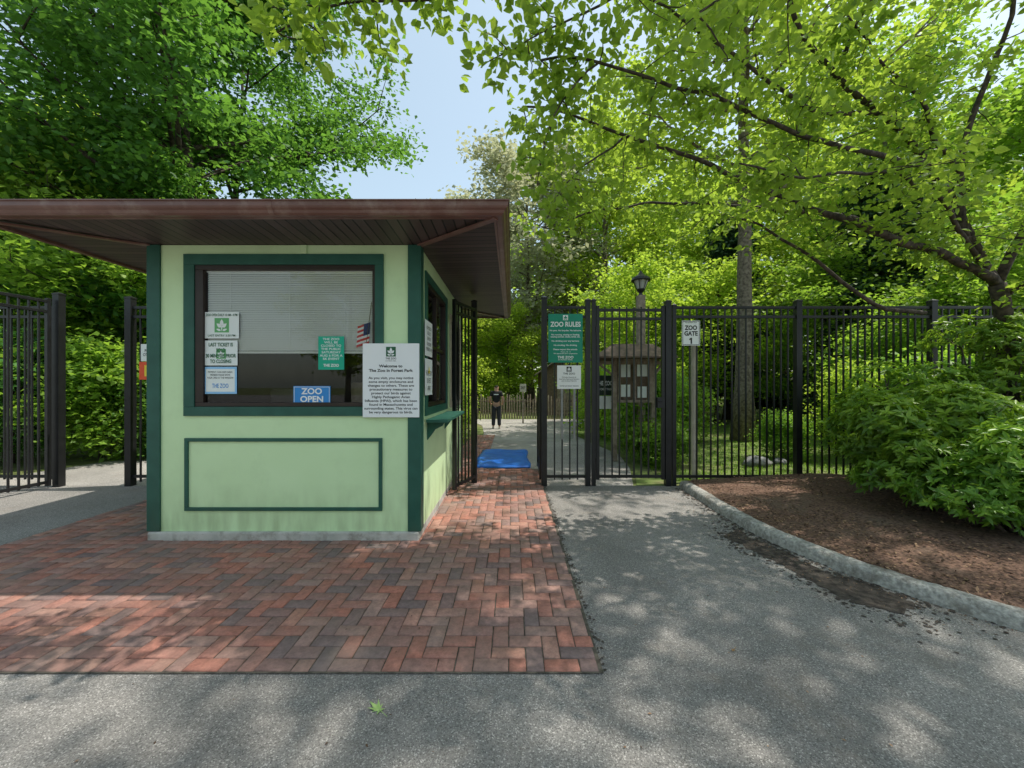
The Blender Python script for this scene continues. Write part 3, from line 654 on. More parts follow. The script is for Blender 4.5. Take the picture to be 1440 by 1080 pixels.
# ------------------------------------------------------------ person
def skin(name,joints,edges,mat,parent,origin,loc,sub=2,**kw):
    me=bpy.data.meshes.new(name); me.from_pydata([j[0] for j in joints],edges,[])
    ob=bpy.data.objects.new('tmp',me); COL.objects.link(ob)
    ob.modifiers.new('k','SKIN')
    me.update()
    for i,j in enumerate(joints):
        sv=me.skin_vertices[0].data[i]; r=j[1]; sv.radius=(r if isinstance(r,tuple) else (r,r)); sv.use_root=(i==0)
    s=ob.modifiers.new('s','SUBSURF'); s.levels=sub
    dg=bpy.context.evaluated_depsgraph_get(); dg.update()
    m2=bpy.data.meshes.new_from_object(ob.evaluated_get(dg)); bpy.data.objects.remove(ob)
    m2.name=name
    if len(m2.materials): m2.materials.clear()
    return finish(name,m2,mat,parent,loc,smooth=True,**kw)
J=[];E=[]
def jadd(p,r,par=None):
    J.append((p,r)); 
    if par is not None: E.append((par,len(J)-1))
    return len(J)-1
pel=jadd((0,0,.92),(.13,.10)); ch0=jadd((0,.0,1.08),(.125,.09),pel); ch=jadd((0,-.005,1.26),(.155,.10),ch0); up=jadd((0,0,1.37),(.10,.07),ch)
nk=jadd((0,.0,1.44),.052,up); hd=jadd((0,.015,1.52),(.072,.085),nk); ht=jadd((0,.012,1.60),(.07,.085),hd)
no_=jadd((0,.115,1.545),.012,hd)
for s in (-1,1):
    er=jadd((s*.085,.01,1.55),.012,hd)
    sh=jadd((s*.16,0,1.36),.055,up); el=jadd((s*.245,-.02,1.12),.042,sh); wr=jadd((s*.23,.12,.95),.027,el); pa=jadd((s*.215,.18,.92),(.032,.018),wr)
    for k,(dx,ln) in enumerate(((-.026,.07),(-.009,.08),(.009,.075),(.026,.06))):
        f1=jadd((s*.215+dx,.215,.91),.0085,pa); f2=jadd((s*.215+dx,.215+ln*.45,.89),.008,f1); jadd((s*.215+dx,.215+ln*.6,.865),.007,f2)
    t1=jadd((s*.18,.18,.93),.010,pa); jadd((s*.165,.215,.925),.008,t1)
    hp=jadd((s*.085,0,.84),.083,pel); kn=jadd((s*.10,.015,.48),.056,hp); an=jadd((s*.115,-.02,.09),.038,kn); jadd((s*.125,.12,.035),(.034,.025),an)
PX,PY=-.587,14.4
body=skin('person',J,E,M['skin'],None,None,(PX,PY,0),label='person with dark hair in black shirt and trousers standing on path',category='person')
def part(name,mat,js,es,sub=2): return skin(name,js,es,mat,body,None,(PX,PY,0),sub)
part('shirt',M['shirt'],[((0,0,.93),(.15,.115)),((0,0,1.08),(.145,.108)),((0,-.005,1.26),(.175,.118)),((0,0,1.375),(.12,.085)),((-.165,0,1.365),.072),((-.22,-.012,1.2),.062),((.165,0,1.365),.072),((.22,-.012,1.2),.062),((0,0,1.42),.06)],[(0,1),(1,2),(2,3),(3,4),(4,5),(3,6),(6,7),(3,8)])
part('trousers',M['trousers'],[((0,0,.93),(.14,.108)),((-.085,0,.82),.105),((-.10,.015,.48),.085),((-.115,-.015,.10),.072),((.085,0,.82),.105),((.10,.015,.48),.085),((.115,-.015,.10),.072)],[(0,1),(1,2),(2,3),(0,4),(4,5),(5,6)])
for s in (-1,1): part('shoe',M['shoe'],[((s*.115,-.055,.045),(.042,.042)),((s*.12,.05,.045),(.045,.038)),((s*.128,.15,.033),(.04,.028))],[(0,1),(1,2)])
part('hair',M['hair'],[((0,-.03,1.53),(.088,.088)),((0,-.015,1.62),(.085,.092))],[(0,1)])
mb=MB(); mb.box(PX-.09,PX+.09,PY-.128,PY-.124,1.27,1.30); build(mb,'shirt_print',M['white'],body)

# ------------------------------------------------------------ ground structures
mb=MB(); mb.add([(-300,-300,-.012),(300,-300,-.012),(300,300,-.012),(-300,300,-.012)],[(0,1,2,3)])
structure(mb,'ground',M['ground'],label='leafy woodland floor stretching away under the trees')
curb=[(2.63,6.05),(2.62,5.5),(2.60,4.83),(2.62,4.13),(2.69,3.77),(2.85,3.25),(3.07,2.86),(3.36,2.47),(3.9,2.02),(4.8,1.5),(6.5,.9),(12,.2),(40,-.5)]
def smoothline(pts,n=4):
    out=[]
    for i in range(len(pts)-1):
        p0=pts[max(i-1,0)];p1=pts[i];p2=pts[i+1];p3=pts[min(i+2,len(pts)-1)]
        for k in range(n):
            t=k/n
            out.append(tuple(.5*((2*p1[a])+(-p0[a]+p2[a])*t+(2*p0[a]-5*p1[a]+4*p2[a]-p3[a])*t*t+(-p0[a]+3*p1[a]-3*p2[a]+p3[a])*t**3) for a in (0,1)))
    out.append(pts[-1]); return out
cl=smoothline(curb,12)
mb=MB(); mb.add([(-60,-60,0),(60,-60,0),(60,2.0,0),(60,6.17,0),(-60,6.17,0)],[(0,1,2,3,4)])
structure(mb,'asphalt',M['asphalt'],label='grey speckled asphalt forecourt in front of the booth')
mb=MB()
rt=[(1.95,6.171),(2.3,7.5),(2.5,9),(2.2,11),(2.0,13),(2.6,15.5),(4.2,18.5)]
lt=[(-1.35,6.171),(-1.25,7.5),(-1.0,9),(-.9,11),(-.95,13),(-1.2,15.5),(-2.2,18.5)]
for i in range(len(rt)-1): mb.add([lt[i]+(.0,),rt[i]+(.0,),rt[i+1]+(.0,),lt[i+1]+(.0,)],[(0,1,2,3)])
mb.add([(-9,6.171,0),(-4.6,6.171,0),(-5.2,8.4,0),(-8.6,8.2,0)],[(0,1,2,3)])
structure(mb,'path',M['path'],label='pale asphalt path leading through the gates')
mb=MB(); nl=len(cl)
rg=random.Random(5)
vs=[]
nxg,nyg=90,50
gy=np.linspace(.2,6.14,nyg)
def curbx(y):
    for i in range(nl-1):
        if (cl[i][1]-y)*(cl[i+1][1]-y)<=0 and cl[i][1]!=cl[i+1][1]:
            t=(y-cl[i][1])/(cl[i+1][1]-cl[i][1]); return cl[i][0]+t*(cl[i+1][0]-cl[i][0])
    return cl[0][0]
for y in gy:
    cxx=curbx(y)+.13
    for u in np.linspace(0,1,nxg):
        x=cxx+(13.5-cxx)*u**1.5
        d=x-cxx
        z=.085+.10*min(1,d/1.2)+.02*math.sin(x*3+y*2)*min(1,d)+rg.uniform(-.006,.006)
        vs.append((x,y,z))
mb.add(vs,[(j*nxg+i,j*nxg+i+1,(j+1)*nxg+i+1,(j+1)*nxg+i) for j in range(nyg-1) for i in range(nxg-1)])
structure(mb,'mulch_bed',M['mulch'],label='reddish brown mulch bed behind the concrete kerb',smooth=True)
mb=MB(); mb.add([(2.0,6.16,.003),(16,6.16,.003),(16,24,.003),(4.4,19,.003),(2.7,15.5,.003),(2.1,13,.003),(2.3,11,.003),(2.6,9,.003),(2.4,7.5,.003)],[tuple(range(9))])
structure(mb,'lawn',M['lawn'],label='patchy sunlit lawn behind the black fence')
mb=MB(); prof=[(0,-.01),(.010,.05),(.018,.082),(.04,.103),(.085,.108),(.13,.106),(.16,.095),(.168,0)]
vs=[]
for i,(x,y) in enumerate(cl):
    a=Vector(cl[max(i-1,0)]);b=Vector(cl[min(i+1,nl-1)]);d=(b-a).normalized(); n=Vector((-d.y,d.x))
    n=Vector((abs(n.x),abs(n.y)))
    wob=rg.uniform(-.007,.007)
    for o,z in prof: vs.append((x+n.x*(o+wob+rg.uniform(-.003,.003)),y+n.y*(o+wob),z+(rg.uniform(-.007,.004) if z>.05 else 0)))
k=len(prof)
mb.add(vs,[(i*k+j,(i+1)*k+j,(i+1)*k+j+1,i*k+j+1) for i in range(nl-1) for j in range(k-1)]+[tuple(range(k))])
build(mb,'kerb',M['curb'],origin=(0,0,0),label='weathered curved concrete kerb along the mulch bed',category='kerb',smooth=True,kind='structure')
mb=MB(); cpts=[G(1020,758),G(1060,775),G(1110,800),G(1160,828),G(1210,850),G(1262,862),G(1285,848),G(1230,826),G(1160,803),G(1105,778),G(1060,758),G(1035,745)]
pts=smoothline([p for p in cpts]+[cpts[0]],5)
vs=[(p[0]+rg.uniform(-.035,.035),p[1]+rg.uniform(-.035,.035),.0035) for p in pts]
mb.add(vs,[tuple(range(len(vs)))])
m_=7
def fleck(x,y,s,q,zb=.0036): mb.add([(x+math.cos(2*math.pi*i/m_)*s*rg.uniform(.5,1.3),y+math.sin(2*math.pi*i/m_)*s*rg.uniform(.5,1.3),zb+q*.0000015) for i in range(m_)],[tuple(range(m_))])
for q in range(1100):
    p=pts[rg.randrange(len(pts))]; a=rg.gauss(0,.15); b=rg.gauss(0,.15); s=rg.uniform(.004,.022)*max(.3,1-abs(a)*3)
    fleck(p[0]+a,p[1]+b,s,q)
for q in range(520):
    if q<260: fleck(.512+abs(rg.gauss(0,.02)),rg.uniform(2.15,6.1),rg.uniform(.003,.014),q,.0065)
    else:
        y=rg.uniform(2.2,6.0); fleck(curbx(y)-.01-abs(rg.gauss(0,.05)),y,rg.uniform(.004,.02),1100+q)
structure(mb,'dirt_patch',M['dirt'],label='dark damp dirt washed along the kerb',category='dirt')

def bricks():
    u=.1016; V=[];F=[];T=[]
    rg=np.random.default_rng(4)
    x0,y0=-5.1,2.14
    regs=[(-5.1,.5,2.14,6.2),(-1.3,.5,6.2,7.4),(-1.3,-.55,7.4,12.5)]
    def put(a,b,c,d):
        for (rx0,rx1,ry0,ry1) in regs:
            A=max(a,rx0);B=min(b,rx1);C=max(c,ry0);D=min(d,ry1)
            if B-A<.03 or D-C<.03: continue
            if A>XL and B<XR and C>YW and D<YB: continue
            g=.0028; A+=g;B-=g;C+=g;D-=g
            zt=.014+rg.uniform(-.0022,.0022); tx=rg.uniform(-.0018,.0018); ty=rg.uniform(-.0018,.0018); o=len(V)
            j=rg.uniform(-.0018,.0018,2); A+=j[0];B+=j[0];C+=j[1];D+=j[1]
            q=[(A,C),(B,C),(B,D),(A,D)]; ins=.006
            q2=[(A+ins,C+ins),(B-ins,C+ins),(B-ins,D-ins),(A+ins,D-ins)]
            sg=[(-1,-1),(1,-1),(1,1),(-1,1)]
            for p in q: V.append((p[0],p[1],0.0))
            for p,s_ in zip(q,sg): V.append((p[0],p[1],zt-.005+s_[0]*tx+s_[1]*ty))
            for p,s_ in zip(q2,sg): V.append((p[0],p[1],zt+s_[0]*tx+s_[1]*ty))
            for k in range(4):
                k2=(k+1)%4; F.append((o+k,o+k2,o+4+k2,o+4+k)); F.append((o+4+k,o+4+k2,o+8+k2,o+8+k))
            F.append((o+8,o+9,o+10,o+11))
            t=rg.beta(1.6,1.4) if rg.random()<.75 else rg.random(); T.extend([t]*12)
    nx=int(5.7/u)+3; ny=int(10.5/u)+3
    for j in range(-2,ny):
        for i in range(-2,nx):
            c=(i-j)%4; X=x0+i*u; Yy=y0+j*u
            if c==0: put(X,X+2*u,Yy,Yy+u)
            elif c==3: put(X,X+u,Yy,Yy+2*u)
    me=meshnp('brick_paving',np.array(V),np.array(F),np.array(T))
    finish('brick_paving',me,M['brick'],None,(0,0,0),label='red brick herringbone paving around the booth',category='paving',kind='structure')
bricks()
mb=MB()
for (a,b,c,d) in [(-5.115,.51,2.13,6.2),(-1.3,.5,6.2,7.4),(-1.3,-.55,7.4,12.5)]: mb.add([(a,c,.006),(b,c,.006),(b,d,.006),(a,d,.006)],[(0,1,2,3)])
structure(mb,'joint_sand',M['joint'],label='dark sand filling joints between paving bricks',category='sand')

# ------------------------------------------------------------ leaves
def leafgeo(Pp,D,Nn,L,Wd,hexa=False,fold=.12):
    D=D/np.linalg.norm(D,axis=1,keepdims=True); S=np.cross(D,Nn); S/= (np.linalg.norm(S,axis=1,keepdims=True)+1e-9); U=np.cross(S,D)
    L=L[:,None];Wd=Wd[:,None]; n=len(Pp)
    if not hexa:
        V=np.stack([Pp,Pp+D*L*.42+S*Wd*.5+U*Wd*fold,Pp+D*L-U*L*.08,Pp+D*L*.42-S*Wd*.5+U*Wd*fold],1).reshape(-1,3)
        F=np.arange(n*4).reshape(n,4); return V,F,4
    c=[Pp,Pp+D*L*.28+S*Wd*.46+U*Wd*fold,Pp+D*L*.62+S*Wd*.36+U*Wd*fold*.7,Pp+D*L-U*L*.14,Pp+D*L*.62-S*Wd*.36+U*Wd*fold*.7,Pp+D*L*.28-S*Wd*.46+U*Wd*fold]
    V=np.stack(c,1).reshape(-1,3); b=np.arange(n)[:,None]*6
    F=np.concatenate([b+np.array([[0,1,2,3]]),b+np.array([[0,3,4,5]])],0); return V,F,6
def leafcloud(name,C,sig,npc,L,rng,hexa=False,flat=.55,droop=.25,wr=.62,tintc=None,spread=.6):
    n=len(C)*npc; idx=np.repeat(np.arange(len(C)),npc)
    off=rng.normal(size=(n,3))*sig*np.array([1,1,flat])
    Pp=C[idx]+off
    D=rng.normal(size=(n,3)); D[:,2]=D[:,2]*.35-droop
    Nn=rng.normal(size=(n,3))*spread; Nn[:,2]+=1
    Ls=L*rng.uniform(.65,1.25,n)
    V,F,k=leafgeo(Pp,D,Nn,Ls,Ls*wr,hexa)
    tc=(rng.random(len(C)) if tintc is None else tintc)
    t=np.clip(tc[idx]*.5+rng.random(n)*.5,0,1)
    return meshnp(name,V,F,np.repeat(t,k))
def gen_tree(seed,H,base,R,tr,nl,npc,L,prof='round',sig=.42,up=.45,subs=6,droop=.25,stems=1,flat=.5,wob=.25):
    rng=np.random.default_rng(seed); mb=MB(); C=[]
    stemlist=[]
    for s in range(stems):
        k=10; hh=H*.95*(1 if s==0 else rng.uniform(.75,.95)); az=rng.uniform(0,6.28); lean=(0 if stems==1 else .16)
        pts=[]; w=np.zeros(2)
        for i in range(k+1):
            t=i/k; w=w+rng.normal(size=2)*wob*H/80
            pts.append((w[0]+math.cos(az)*lean*hh*t*(1-.3*t),w[1]+math.sin(az)*lean*hh*t*(1-.3*t),hh*t-.05))
        rs=[tr*(1.35 if i==0 else 1)*(1-.85*(i/k)**.9)*(1 if stems==1 else .7) for i in range(k+1)]
        mb.tube(pts,rs,10); stemlist.append((np.array(pts),hh))
    for i in range(nl):
        pts,hh=stemlist[i%stems]; t=(base/hh)+(1-base/hh)*((i+rng.random())/nl)*.97
        q=t*10; a=min(int(q),9); p0=pts[a]+(pts[a+1]-pts[a])*(q-a)
        tt=(t-base/hh)/(1-base/hh)
        if prof=='round': rr=math.sqrt(max(.05,1-((tt-.42)/.62)**2))
        elif prof=='cone': rr=max(.08,1-tt)
        else: rr=max(.25,1-tt**2.2)
        ln=R*rr*rng.uniform(.7,1.08); az=i*2.4+rng.uniform(-.4,.4)
        upa=up*(0.5+tt) if prof!='cone' else up
        d=np.array([math.cos(az),math.sin(az),upa]); d/=np.linalg.norm(d)
        lp=[p0]; dd=d.copy()
        for s in range(6):
            dd=dd+rng.normal(size=3)*.13; dd[2]+=.04 if prof!='cone' else -.06; dd/=np.linalg.norm(dd); lp.append(lp[-1]+dd*ln/6)
        r0=max(.018,tr*.42*(1-t*.8)); mb.tube(lp,[r0*(1-.8*s/6) for s in range(7)],6,cap=False)
        lp=np.array(lp)
        for s in range(subs):
            u=.25+.75*(s+rng.random())/subs; q=u*6; a=min(int(q),5); b0=lp[a]+(lp[a+1]-lp[a])*(q-a)
            sd=d*.6+rng.normal(size=3)*.7; sd[2]*=.6; sd/=np.linalg.norm(sd); sl=ln*rng.uniform(.22,.42)*(1.1-u*.4)
            sp=[b0,b0+sd*sl*.5+rng.normal(size=3)*.04,b0+sd*sl+rng.normal(size=3)*.08]
            mb.tube(sp,[max(.008,r0*.35),max(.006,r0*.22),.004],4,cap=False)
            for v_ in (.35,.7,1.0): C.append(b0+sd*sl*v_+rng.normal(size=3)*.12)
    C=np.array(C)
    return mb,C,rng
def make_tree(name,label,loc,leaf,bark,npc,L,seed,category='tree',sig=.42,rot=0,hexa=False,flat=.5,group=None,**kw):
    mb,C,rng=gen_tree(seed,npc=npc,L=L,sig=sig,flat=flat,**kw)
    e=empty(name,(0,0,0),label,category)
    if group: e['group']=group
    tk=build(mb,'trunk',bark,e,origin=(0,0,0),smooth=True)
    me=leafcloud('crown',C,sig,npc,L,rng,hexa,flat)
    cr=finish('crown',me,leaf,e,(0,0,0))
    e.location=loc; e.rotation_euler=(0,0,rot); 
    return e
def dup(e,loc,rot,s,mat=None):
    c=e.copy(); COL.objects.link(c); c.location=loc; c.rotation_euler=(0,0,rot); c.scale=(s,s,s*random.uniform(.92,1.12))
    for ch in [o for o in COL.objects if o.parent==e]:
        k=ch.copy(); COL.objects.link(k); k.parent=c
        if mat and ch.name.startswith('crown'):
            k.material_slots[0].link='OBJECT'; k.material_slots[0].material=mat
    return c

make_tree('maple_tree','tall dense deep green maple tree with several stems behind booth',(-9.9,12.6,0),M['lf_big'],M['barkdark'],84,.18,21,H=19,base=2.2,R=6.0,tr=.3,nl=60,up=.5,subs=7,stems=3,sig=.38)
make_tree('shade_tree','tall spreading shade tree overhanging the asphalt forecourt',(9.0,1.6,0),M['lf_mid'],M['bark'],52,.16,5,H=17,base=10,R=7.4,tr=.3,nl=32,up=.3,subs=5,sig=.27)

tA=make_tree('woodland_tree','bright leafy deciduous tree in the woodland',(12,21,0),M['lf_bright'],M['bark'],38,.24,31,H=14,base=2.5,R=5.0,tr=.22,nl=32,group='woodland trees',up=.4,sig=.40)
tB=make_tree('woodland_tree','tall tree with bare straight brown trunk in lawn',(6.76,11.2,0),M['lf_bright'],M['bark'],34,.2,33,H=17,base=6.5,R=4.6,tr=.27,nl=28,prof='round',up=.3,sig=.40,wob=.1)
tC=make_tree('understory_tree','small bushy understory tree with low leafy branches',(5.2,16,0),M['lf_bright'],M['barkdark'],34,.16,35,H=6.5,base=.9,R=2.9,tr=.09,nl=24,group='understory trees',up=.3,sig=.30)
tD=make_tree('hemlock_tree','dark green conifer with drooping boughs',(12.6,13.2,0),M['lf_dark'],M['barkdark'],50,.17,37,H=10,base=1.0,R=3.0,tr=.2,nl=50,prof='cone',up=-.05,group='dark conifers',sig=.3,flat=.3)
tE=make_tree('garden_shrub','rounded leafy green shrub by the fence',(3.3,9.6,0),M['lf_mid'],M['barkdark'],30,.11,39,category='shrub',H=1.8,base=.15,R=1.1,tr=.03,nl=18,group='garden shrubs',up=.5,sig=.2,subs=5)
rA=random.Random(77)
for (t,x,y,s,m) in [
 (tA,19.5,20,1.05,None),(tA,22,14,1.1,'lf_mid'),(tA,7.6,30,1.5,None),(tA,14,30,1.3,'lf_mid'),(tA,20,28,1.3,None),(tA,28,20,1.2,None),
 (tA,1.5,38,1.2,None),(tA,10,38,1.4,'lf_mid'),(tA,29,30,1.4,'lf_mid'),
 (tB,16.5,17,1.0,'lf_mid'),
 (tC,8.8,16.5,1.1,None),(tC,11.2,13.5,1.0,'lf_mid'),(tC,14.5,10.6,1.1,'lf_mid'),(tC,17.5,12,1.2,None),(tC,7.6,21,1.2,None),(tC,5.4,25,1.0,None),(tC,11.4,9.3,.75,'lf_mid'),
 (tC,-3.6,22.5,1.0,None),(tC,-.2,25,1.0,None),(tC,-2.4,27,1.2,None),(tC,-5.2,18,1.0,'lf_bright'),
 (tC,-9.6,9.6,.95,'lf_mid'),(tC,-12.2,10,1.1,'lf_mid'),(tC,-15,10,1.2,'lf_mid'),(tC,-10.6,14.5,1.1,'lf_mid'),
 (tA,-17,15,.85,'lf_bright'),(tA,-23,14,1.0,'lf_mid'),(tA,-24,24,1.2,None),(tA,-8,32,.8,None),(tA,-4.5,40,.9,'lf_mid'),(tA,-13,36,1.0,'lf_mid'),
 (tD,15.5,14.5,1.0,None),(tD,10.4,18.5,1.0,None)]:
    dup(t,(x,y,0),rA.uniform(0,6.28),s,M[m] if m else None)
pale=dup(tA,(1.5,29.5,0),1.1,1.5,M['lf_pale']); pale['label']='tall pale cream leaved tree in the far woodland'
for (x,y,s,m) in [(4.7,11.2,.9,None),(5.9,8.4,.5,None),(7.6,8.3,.9,'lf_bright'),(8.8,7.4,1.1,None),(3.0,7.6,.4,None),(2.9,12,1.0,'lf_bright'),
 (-6.6,9.4,.9,'lf_mid'),(-7.9,9.1,1.0,'lf_big'),(-9.0,8.4,1.1,None),(-10.4,8,1.2,'lf_big'),(-5.6,9.8,1.1,'lf_big'),(-1.9,9.5,.7,'lf_bright'),(-1.9,11.5,.7,'lf_bright'),(-2.6,14.5,1.0,'lf_bright'),(-2.8,17.5,1.0,'lf_bright'),(3.4,14.5,.8,None),(10,10,1.3,None)]:
    dup(tE,(x,y,0),rA.uniform(0,6.28),s,M[m] if m else None)
for (t,x,y,s,m) in [(tA,-12,-20,1.0,'lf_bright'),(tA,-3,-22,1.1,None)]:
    dup(t,(x,y,0),rA.uniform(0,6.28),s,M[m] if m else None)
rng=np.random.default_rng(9); n=2400
an=np.radians(rng.uniform(-66,66,n)); rad=rng.uniform(46,58,n); zz=rng.uniform(0,1,n)**.8*(12+3*np.sin(an*9)+2*np.sin(an*23))
C=np.stack([np.sin(an)*rad,np.cos(an)*rad,zz],1)
me=leafcloud('far_woodland',C,1.4,20,.8,rng,False,.6)
finish('far_woodland',me,M['lf_bright'],None,(0,0,0),label='distant wall of mixed green woodland',category='woodland',kind='stuff')

# ------------------------------------------------------------ near overhanging tree
def near_tree():
    rng=np.random.default_rng(12)
    e=empty('overhanging_tree',(7.3,5.5,0),'low spreading tree with dark crooked limbs over the fence','tree')
    mb=MB(); C=[];
    def Q(x,y,Y): X,Z=P(x,y,Y); return np.array([X,Y,Z])
    limbs=[
     ([(1425,620,5.5),(1418,520,5.5),(1412,440,5.45),(1402,400,5.4)],.11,.095,0),
     ([(1402,400,5.4),(1350,310,5.2),(1305,225,5.0),(1240,160,4.8),(1180,110,4.6),(1130,50,4.4),(1090,-40,4.2)],.07,.02,1),
     ([(1402,398,5.4),(1330,355,5.1),(1240,330,4.8),(1160,300,4.6),(1070,262,4.4),(980,225,4.3),(880,190,4.2),(800,160,4.1),(735,150,4.0)],.06,.010,1),
     ([(1390,392,5.4),(1290,340,5.8),(1200,305,6.2),(1110,300,6.4),(1000,285,6.4),(900,285,6.4),(820,300,6.4),(765,320,6.4)],.05,.010,.7),
     ([(1360,340,5.2),(1345,240,5.0),(1370,150,4.8),(1410,60,4.6),(1425,-40,4.4)],.045,.02,1),
     ([(1402,400,5.4),(1440,330,5.1),(1500,220,4.8),(1560,100,4.4)],.06,.03,1),
     ([(1300,440,5.6),(1230,430,5.3),(1170,385,5.1),(1120,345,5.0),(1070,315,4.9),(1000,300,4.8)],.035,.01,.35),
     ([(1305,225,5.0),(1220,215,4.6),(1120,190,4.2),(1020,140,3.9),(930,110,3.7),(840,90,3.6),(760,85,3.5)],.035,.01,1),
     ([(1240,160,4.8),(1150,160,4.5),(1050,90,4.1),(960,30,3.8),(880,-20,3.6)],.03,.01,1),
     ([(1180,110,4.6),(1200,30,4.3),(1260,-50,4.0)],.03,.012,1),
     ([(1090,-40,4.2),(960,-50,3.6),(820,-30,3.1),(690,-10,2.9),(560,-5,2.75),(450,10,2.7),(390,45,2.65)],.03,.006,1.1),
     ([(880,-20,3.6),(820,20,3.4),(760,45,3.3),(715,75,3.2)],.014,.004,1.3),
     ([(1425,-40,4.4),(1300,-80,3.6),(1180,-60,3.0),(1060,-30,2.7),(980,20,2.6)],.03,.008,1),
     ([(1410,420,5.45),(1440,390,5.2),(1500,400,4.9)],.04,.02,1),
     ([(880,190,4.2),(820,230,4.0),(780,270,3.9),(765,320,3.85)],.012,.004,1.4),
     ([(840,90,3.6),(790,140,3.4),(765,200,3.3),(755,260,3.25)],.010,.004,1.2),
     ([(1345,240,5.0),(1280,120,4.6),(1230,80,4.3),(1190,20,4.0)],.03,.01,1),
     ([(1402,400,5.4),(1320,270,4.6),(1240,240,4.0),(1130,250,3.7),(1040,230,3.5)],.035,.008,.7),
    ]
    for pts,r0,r1,dens in limbs:
        q=[Q(*p) for p in pts]
        out=[q[0]]
        for a,b in zip(q[:-1],q[1:]):
            L_=np.linalg.norm(b-a); m=max(2,int(L_/.18))
            for k in range(1,m+1):
                p=a+(b-a)*k/m
                if k<m: p=p+rng.normal(size=3)*.03
                out.append(p)
        sm=[out[0]]+[(out[i-1]+out[i]*2+out[i+1])/4 for i in range(1,len(out)-1)]+[out[-1]]
        k=len(sm); mb.tube(sm,[r0+(r1-r0)*i/(k-1) for i in range(k)],8)
        if dens:
            for i in range(3,k):
                t=i/(k-1)
                for rep in range(2 if t>.35 else 1):
                    if rng.random()>.6*dens: continue
                    d=rng.normal(size=3); d[2]=d[2]*.35+.05
                    d/=np.linalg.norm(d); ln=rng.uniform(.3,.95)*(1-.3*t)
                    if sm[i][0]<.5: ln*=.55
                    tw=[sm[i]]; dd=d.copy()
                    for s in range(4):
                        dd=dd+rng.normal(size=3)*.22; dd[2]-=.05; dd/=np.linalg.norm(dd); tw.append(tw[-1]+dd*ln/4)
                    mb.tube(tw,[.008,.006,.005,.004,.003],4,cap=False)
                    for s in range(1,5):
                        for z in range(2): C.append(tw[s]+rng.normal(size=3)*.06)
    build(mb,'trunk',M['barkdark'],e,smooth=True)
    C=np.array(C)
    me=leafcloud('crown',C,.085,6,.09,rng,True,.7,droop=.45,wr=.7,spread=.8)
    cr=finish('crown',me,M['lf_near'],e,(0,0,0)); cr.location=-W[e]
near_tree()

# ------------------------------------------------------------ foreground evergreen shrubs with whorled leaves
def rosette_shrub(label,cx,cy,rx,ry,h,seed,nr=2600,L=.1,mat='lf_shrub',z0=.15):
    rng=np.random.default_rng(seed)
    e=empty('evergreen_shrub',(cx,cy,z0),label,'shrub')
    nl=30; lo=[]
    for i in range(nl):
        a=rng.uniform(0,6.28); r=rng.uniform(.15,.85); lo.append((math.cos(a)*rx*r,math.sin(a)*ry*r,h*(.12+.7*rng.random()*math.sqrt(max(0.05,1-r*r)))+.0,rng.uniform(.24,.44)))
    P_=[];D_=[];Tn=[]
    for i in range(nr):
        l=lo[rng.integers(nl)]
        d=rng.normal(size=3); d[2]=abs(d[2])*1.0-.35; d/=np.linalg.norm(d)
        p=np.array([l[0],l[1],l[2]])+d*l[3]*rng.uniform(.75,1.1)*np.array([1,1,.8])
        if p[2]<.05: p[2]=.05+rng.random()*.1
        P_.append(p);D_.append(d+np.array([0,0,.5])); Tn.append(rng.random())
    P_=np.array(P_);D_=np.array(D_);D_/=np.linalg.norm(D_,axis=1,keepdims=True)
    k=8; idx=np.repeat(np.arange(nr),k); ax=D_[idx]
    r=rng.normal(size=(nr*k,3)); r-=ax*np.sum(r*ax,1,keepdims=True); r/=np.linalg.norm(r,axis=1,keepdims=True)
    D=r+ax*rng.uniform(.1,.7,(nr*k,1)); Nn=ax+rng.normal(size=(nr*k,3))*.15
    Ls=L*rng.uniform(.6,1.15,nr*k)
    V,F,kk=leafgeo(P_[idx]+rng.normal(size=(nr*k,3))*.006,D,Nn,Ls,Ls*.38,True,.08)
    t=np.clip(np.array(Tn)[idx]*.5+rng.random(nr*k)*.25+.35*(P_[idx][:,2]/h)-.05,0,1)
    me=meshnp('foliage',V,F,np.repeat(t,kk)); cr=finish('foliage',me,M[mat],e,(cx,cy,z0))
    mb=MB()
    for l in lo:
        mb.tube([(cx+l[0]*.15,cy+l[1]*.15,z0-.05),(cx+l[0]*.5+rng.normal()*.05,cy+l[1]*.5,z0+l[2]*.5),(cx+l[0],cy+l[1],z0+l[2])],[.022,.014,.008],6)
        for q in range(5):
            d=rng.normal(size=3); d[2]=abs(d[2]); d/=np.linalg.norm(d)
            mb.tube([(cx+l[0],cy+l[1],z0+l[2]-.1),(cx+l[0]+d[0]*l[3]*.9,cy+l[1]+d[1]*l[3]*.9,z0+l[2]+d[2]*l[3]*.7)],[.007,.004],4,cap=False)
    build(mb,'stems',M['barkdark'],e)
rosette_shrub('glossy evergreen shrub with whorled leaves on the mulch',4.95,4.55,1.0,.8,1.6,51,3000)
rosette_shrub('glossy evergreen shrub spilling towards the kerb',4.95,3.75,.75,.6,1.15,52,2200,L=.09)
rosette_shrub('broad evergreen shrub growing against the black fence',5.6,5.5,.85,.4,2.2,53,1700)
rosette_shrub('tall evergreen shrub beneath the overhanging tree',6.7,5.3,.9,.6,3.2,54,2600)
rosette_shrub('low evergreen shrub in shade behind the fence',3.1,8.0,.5,.5,.7,55,800)

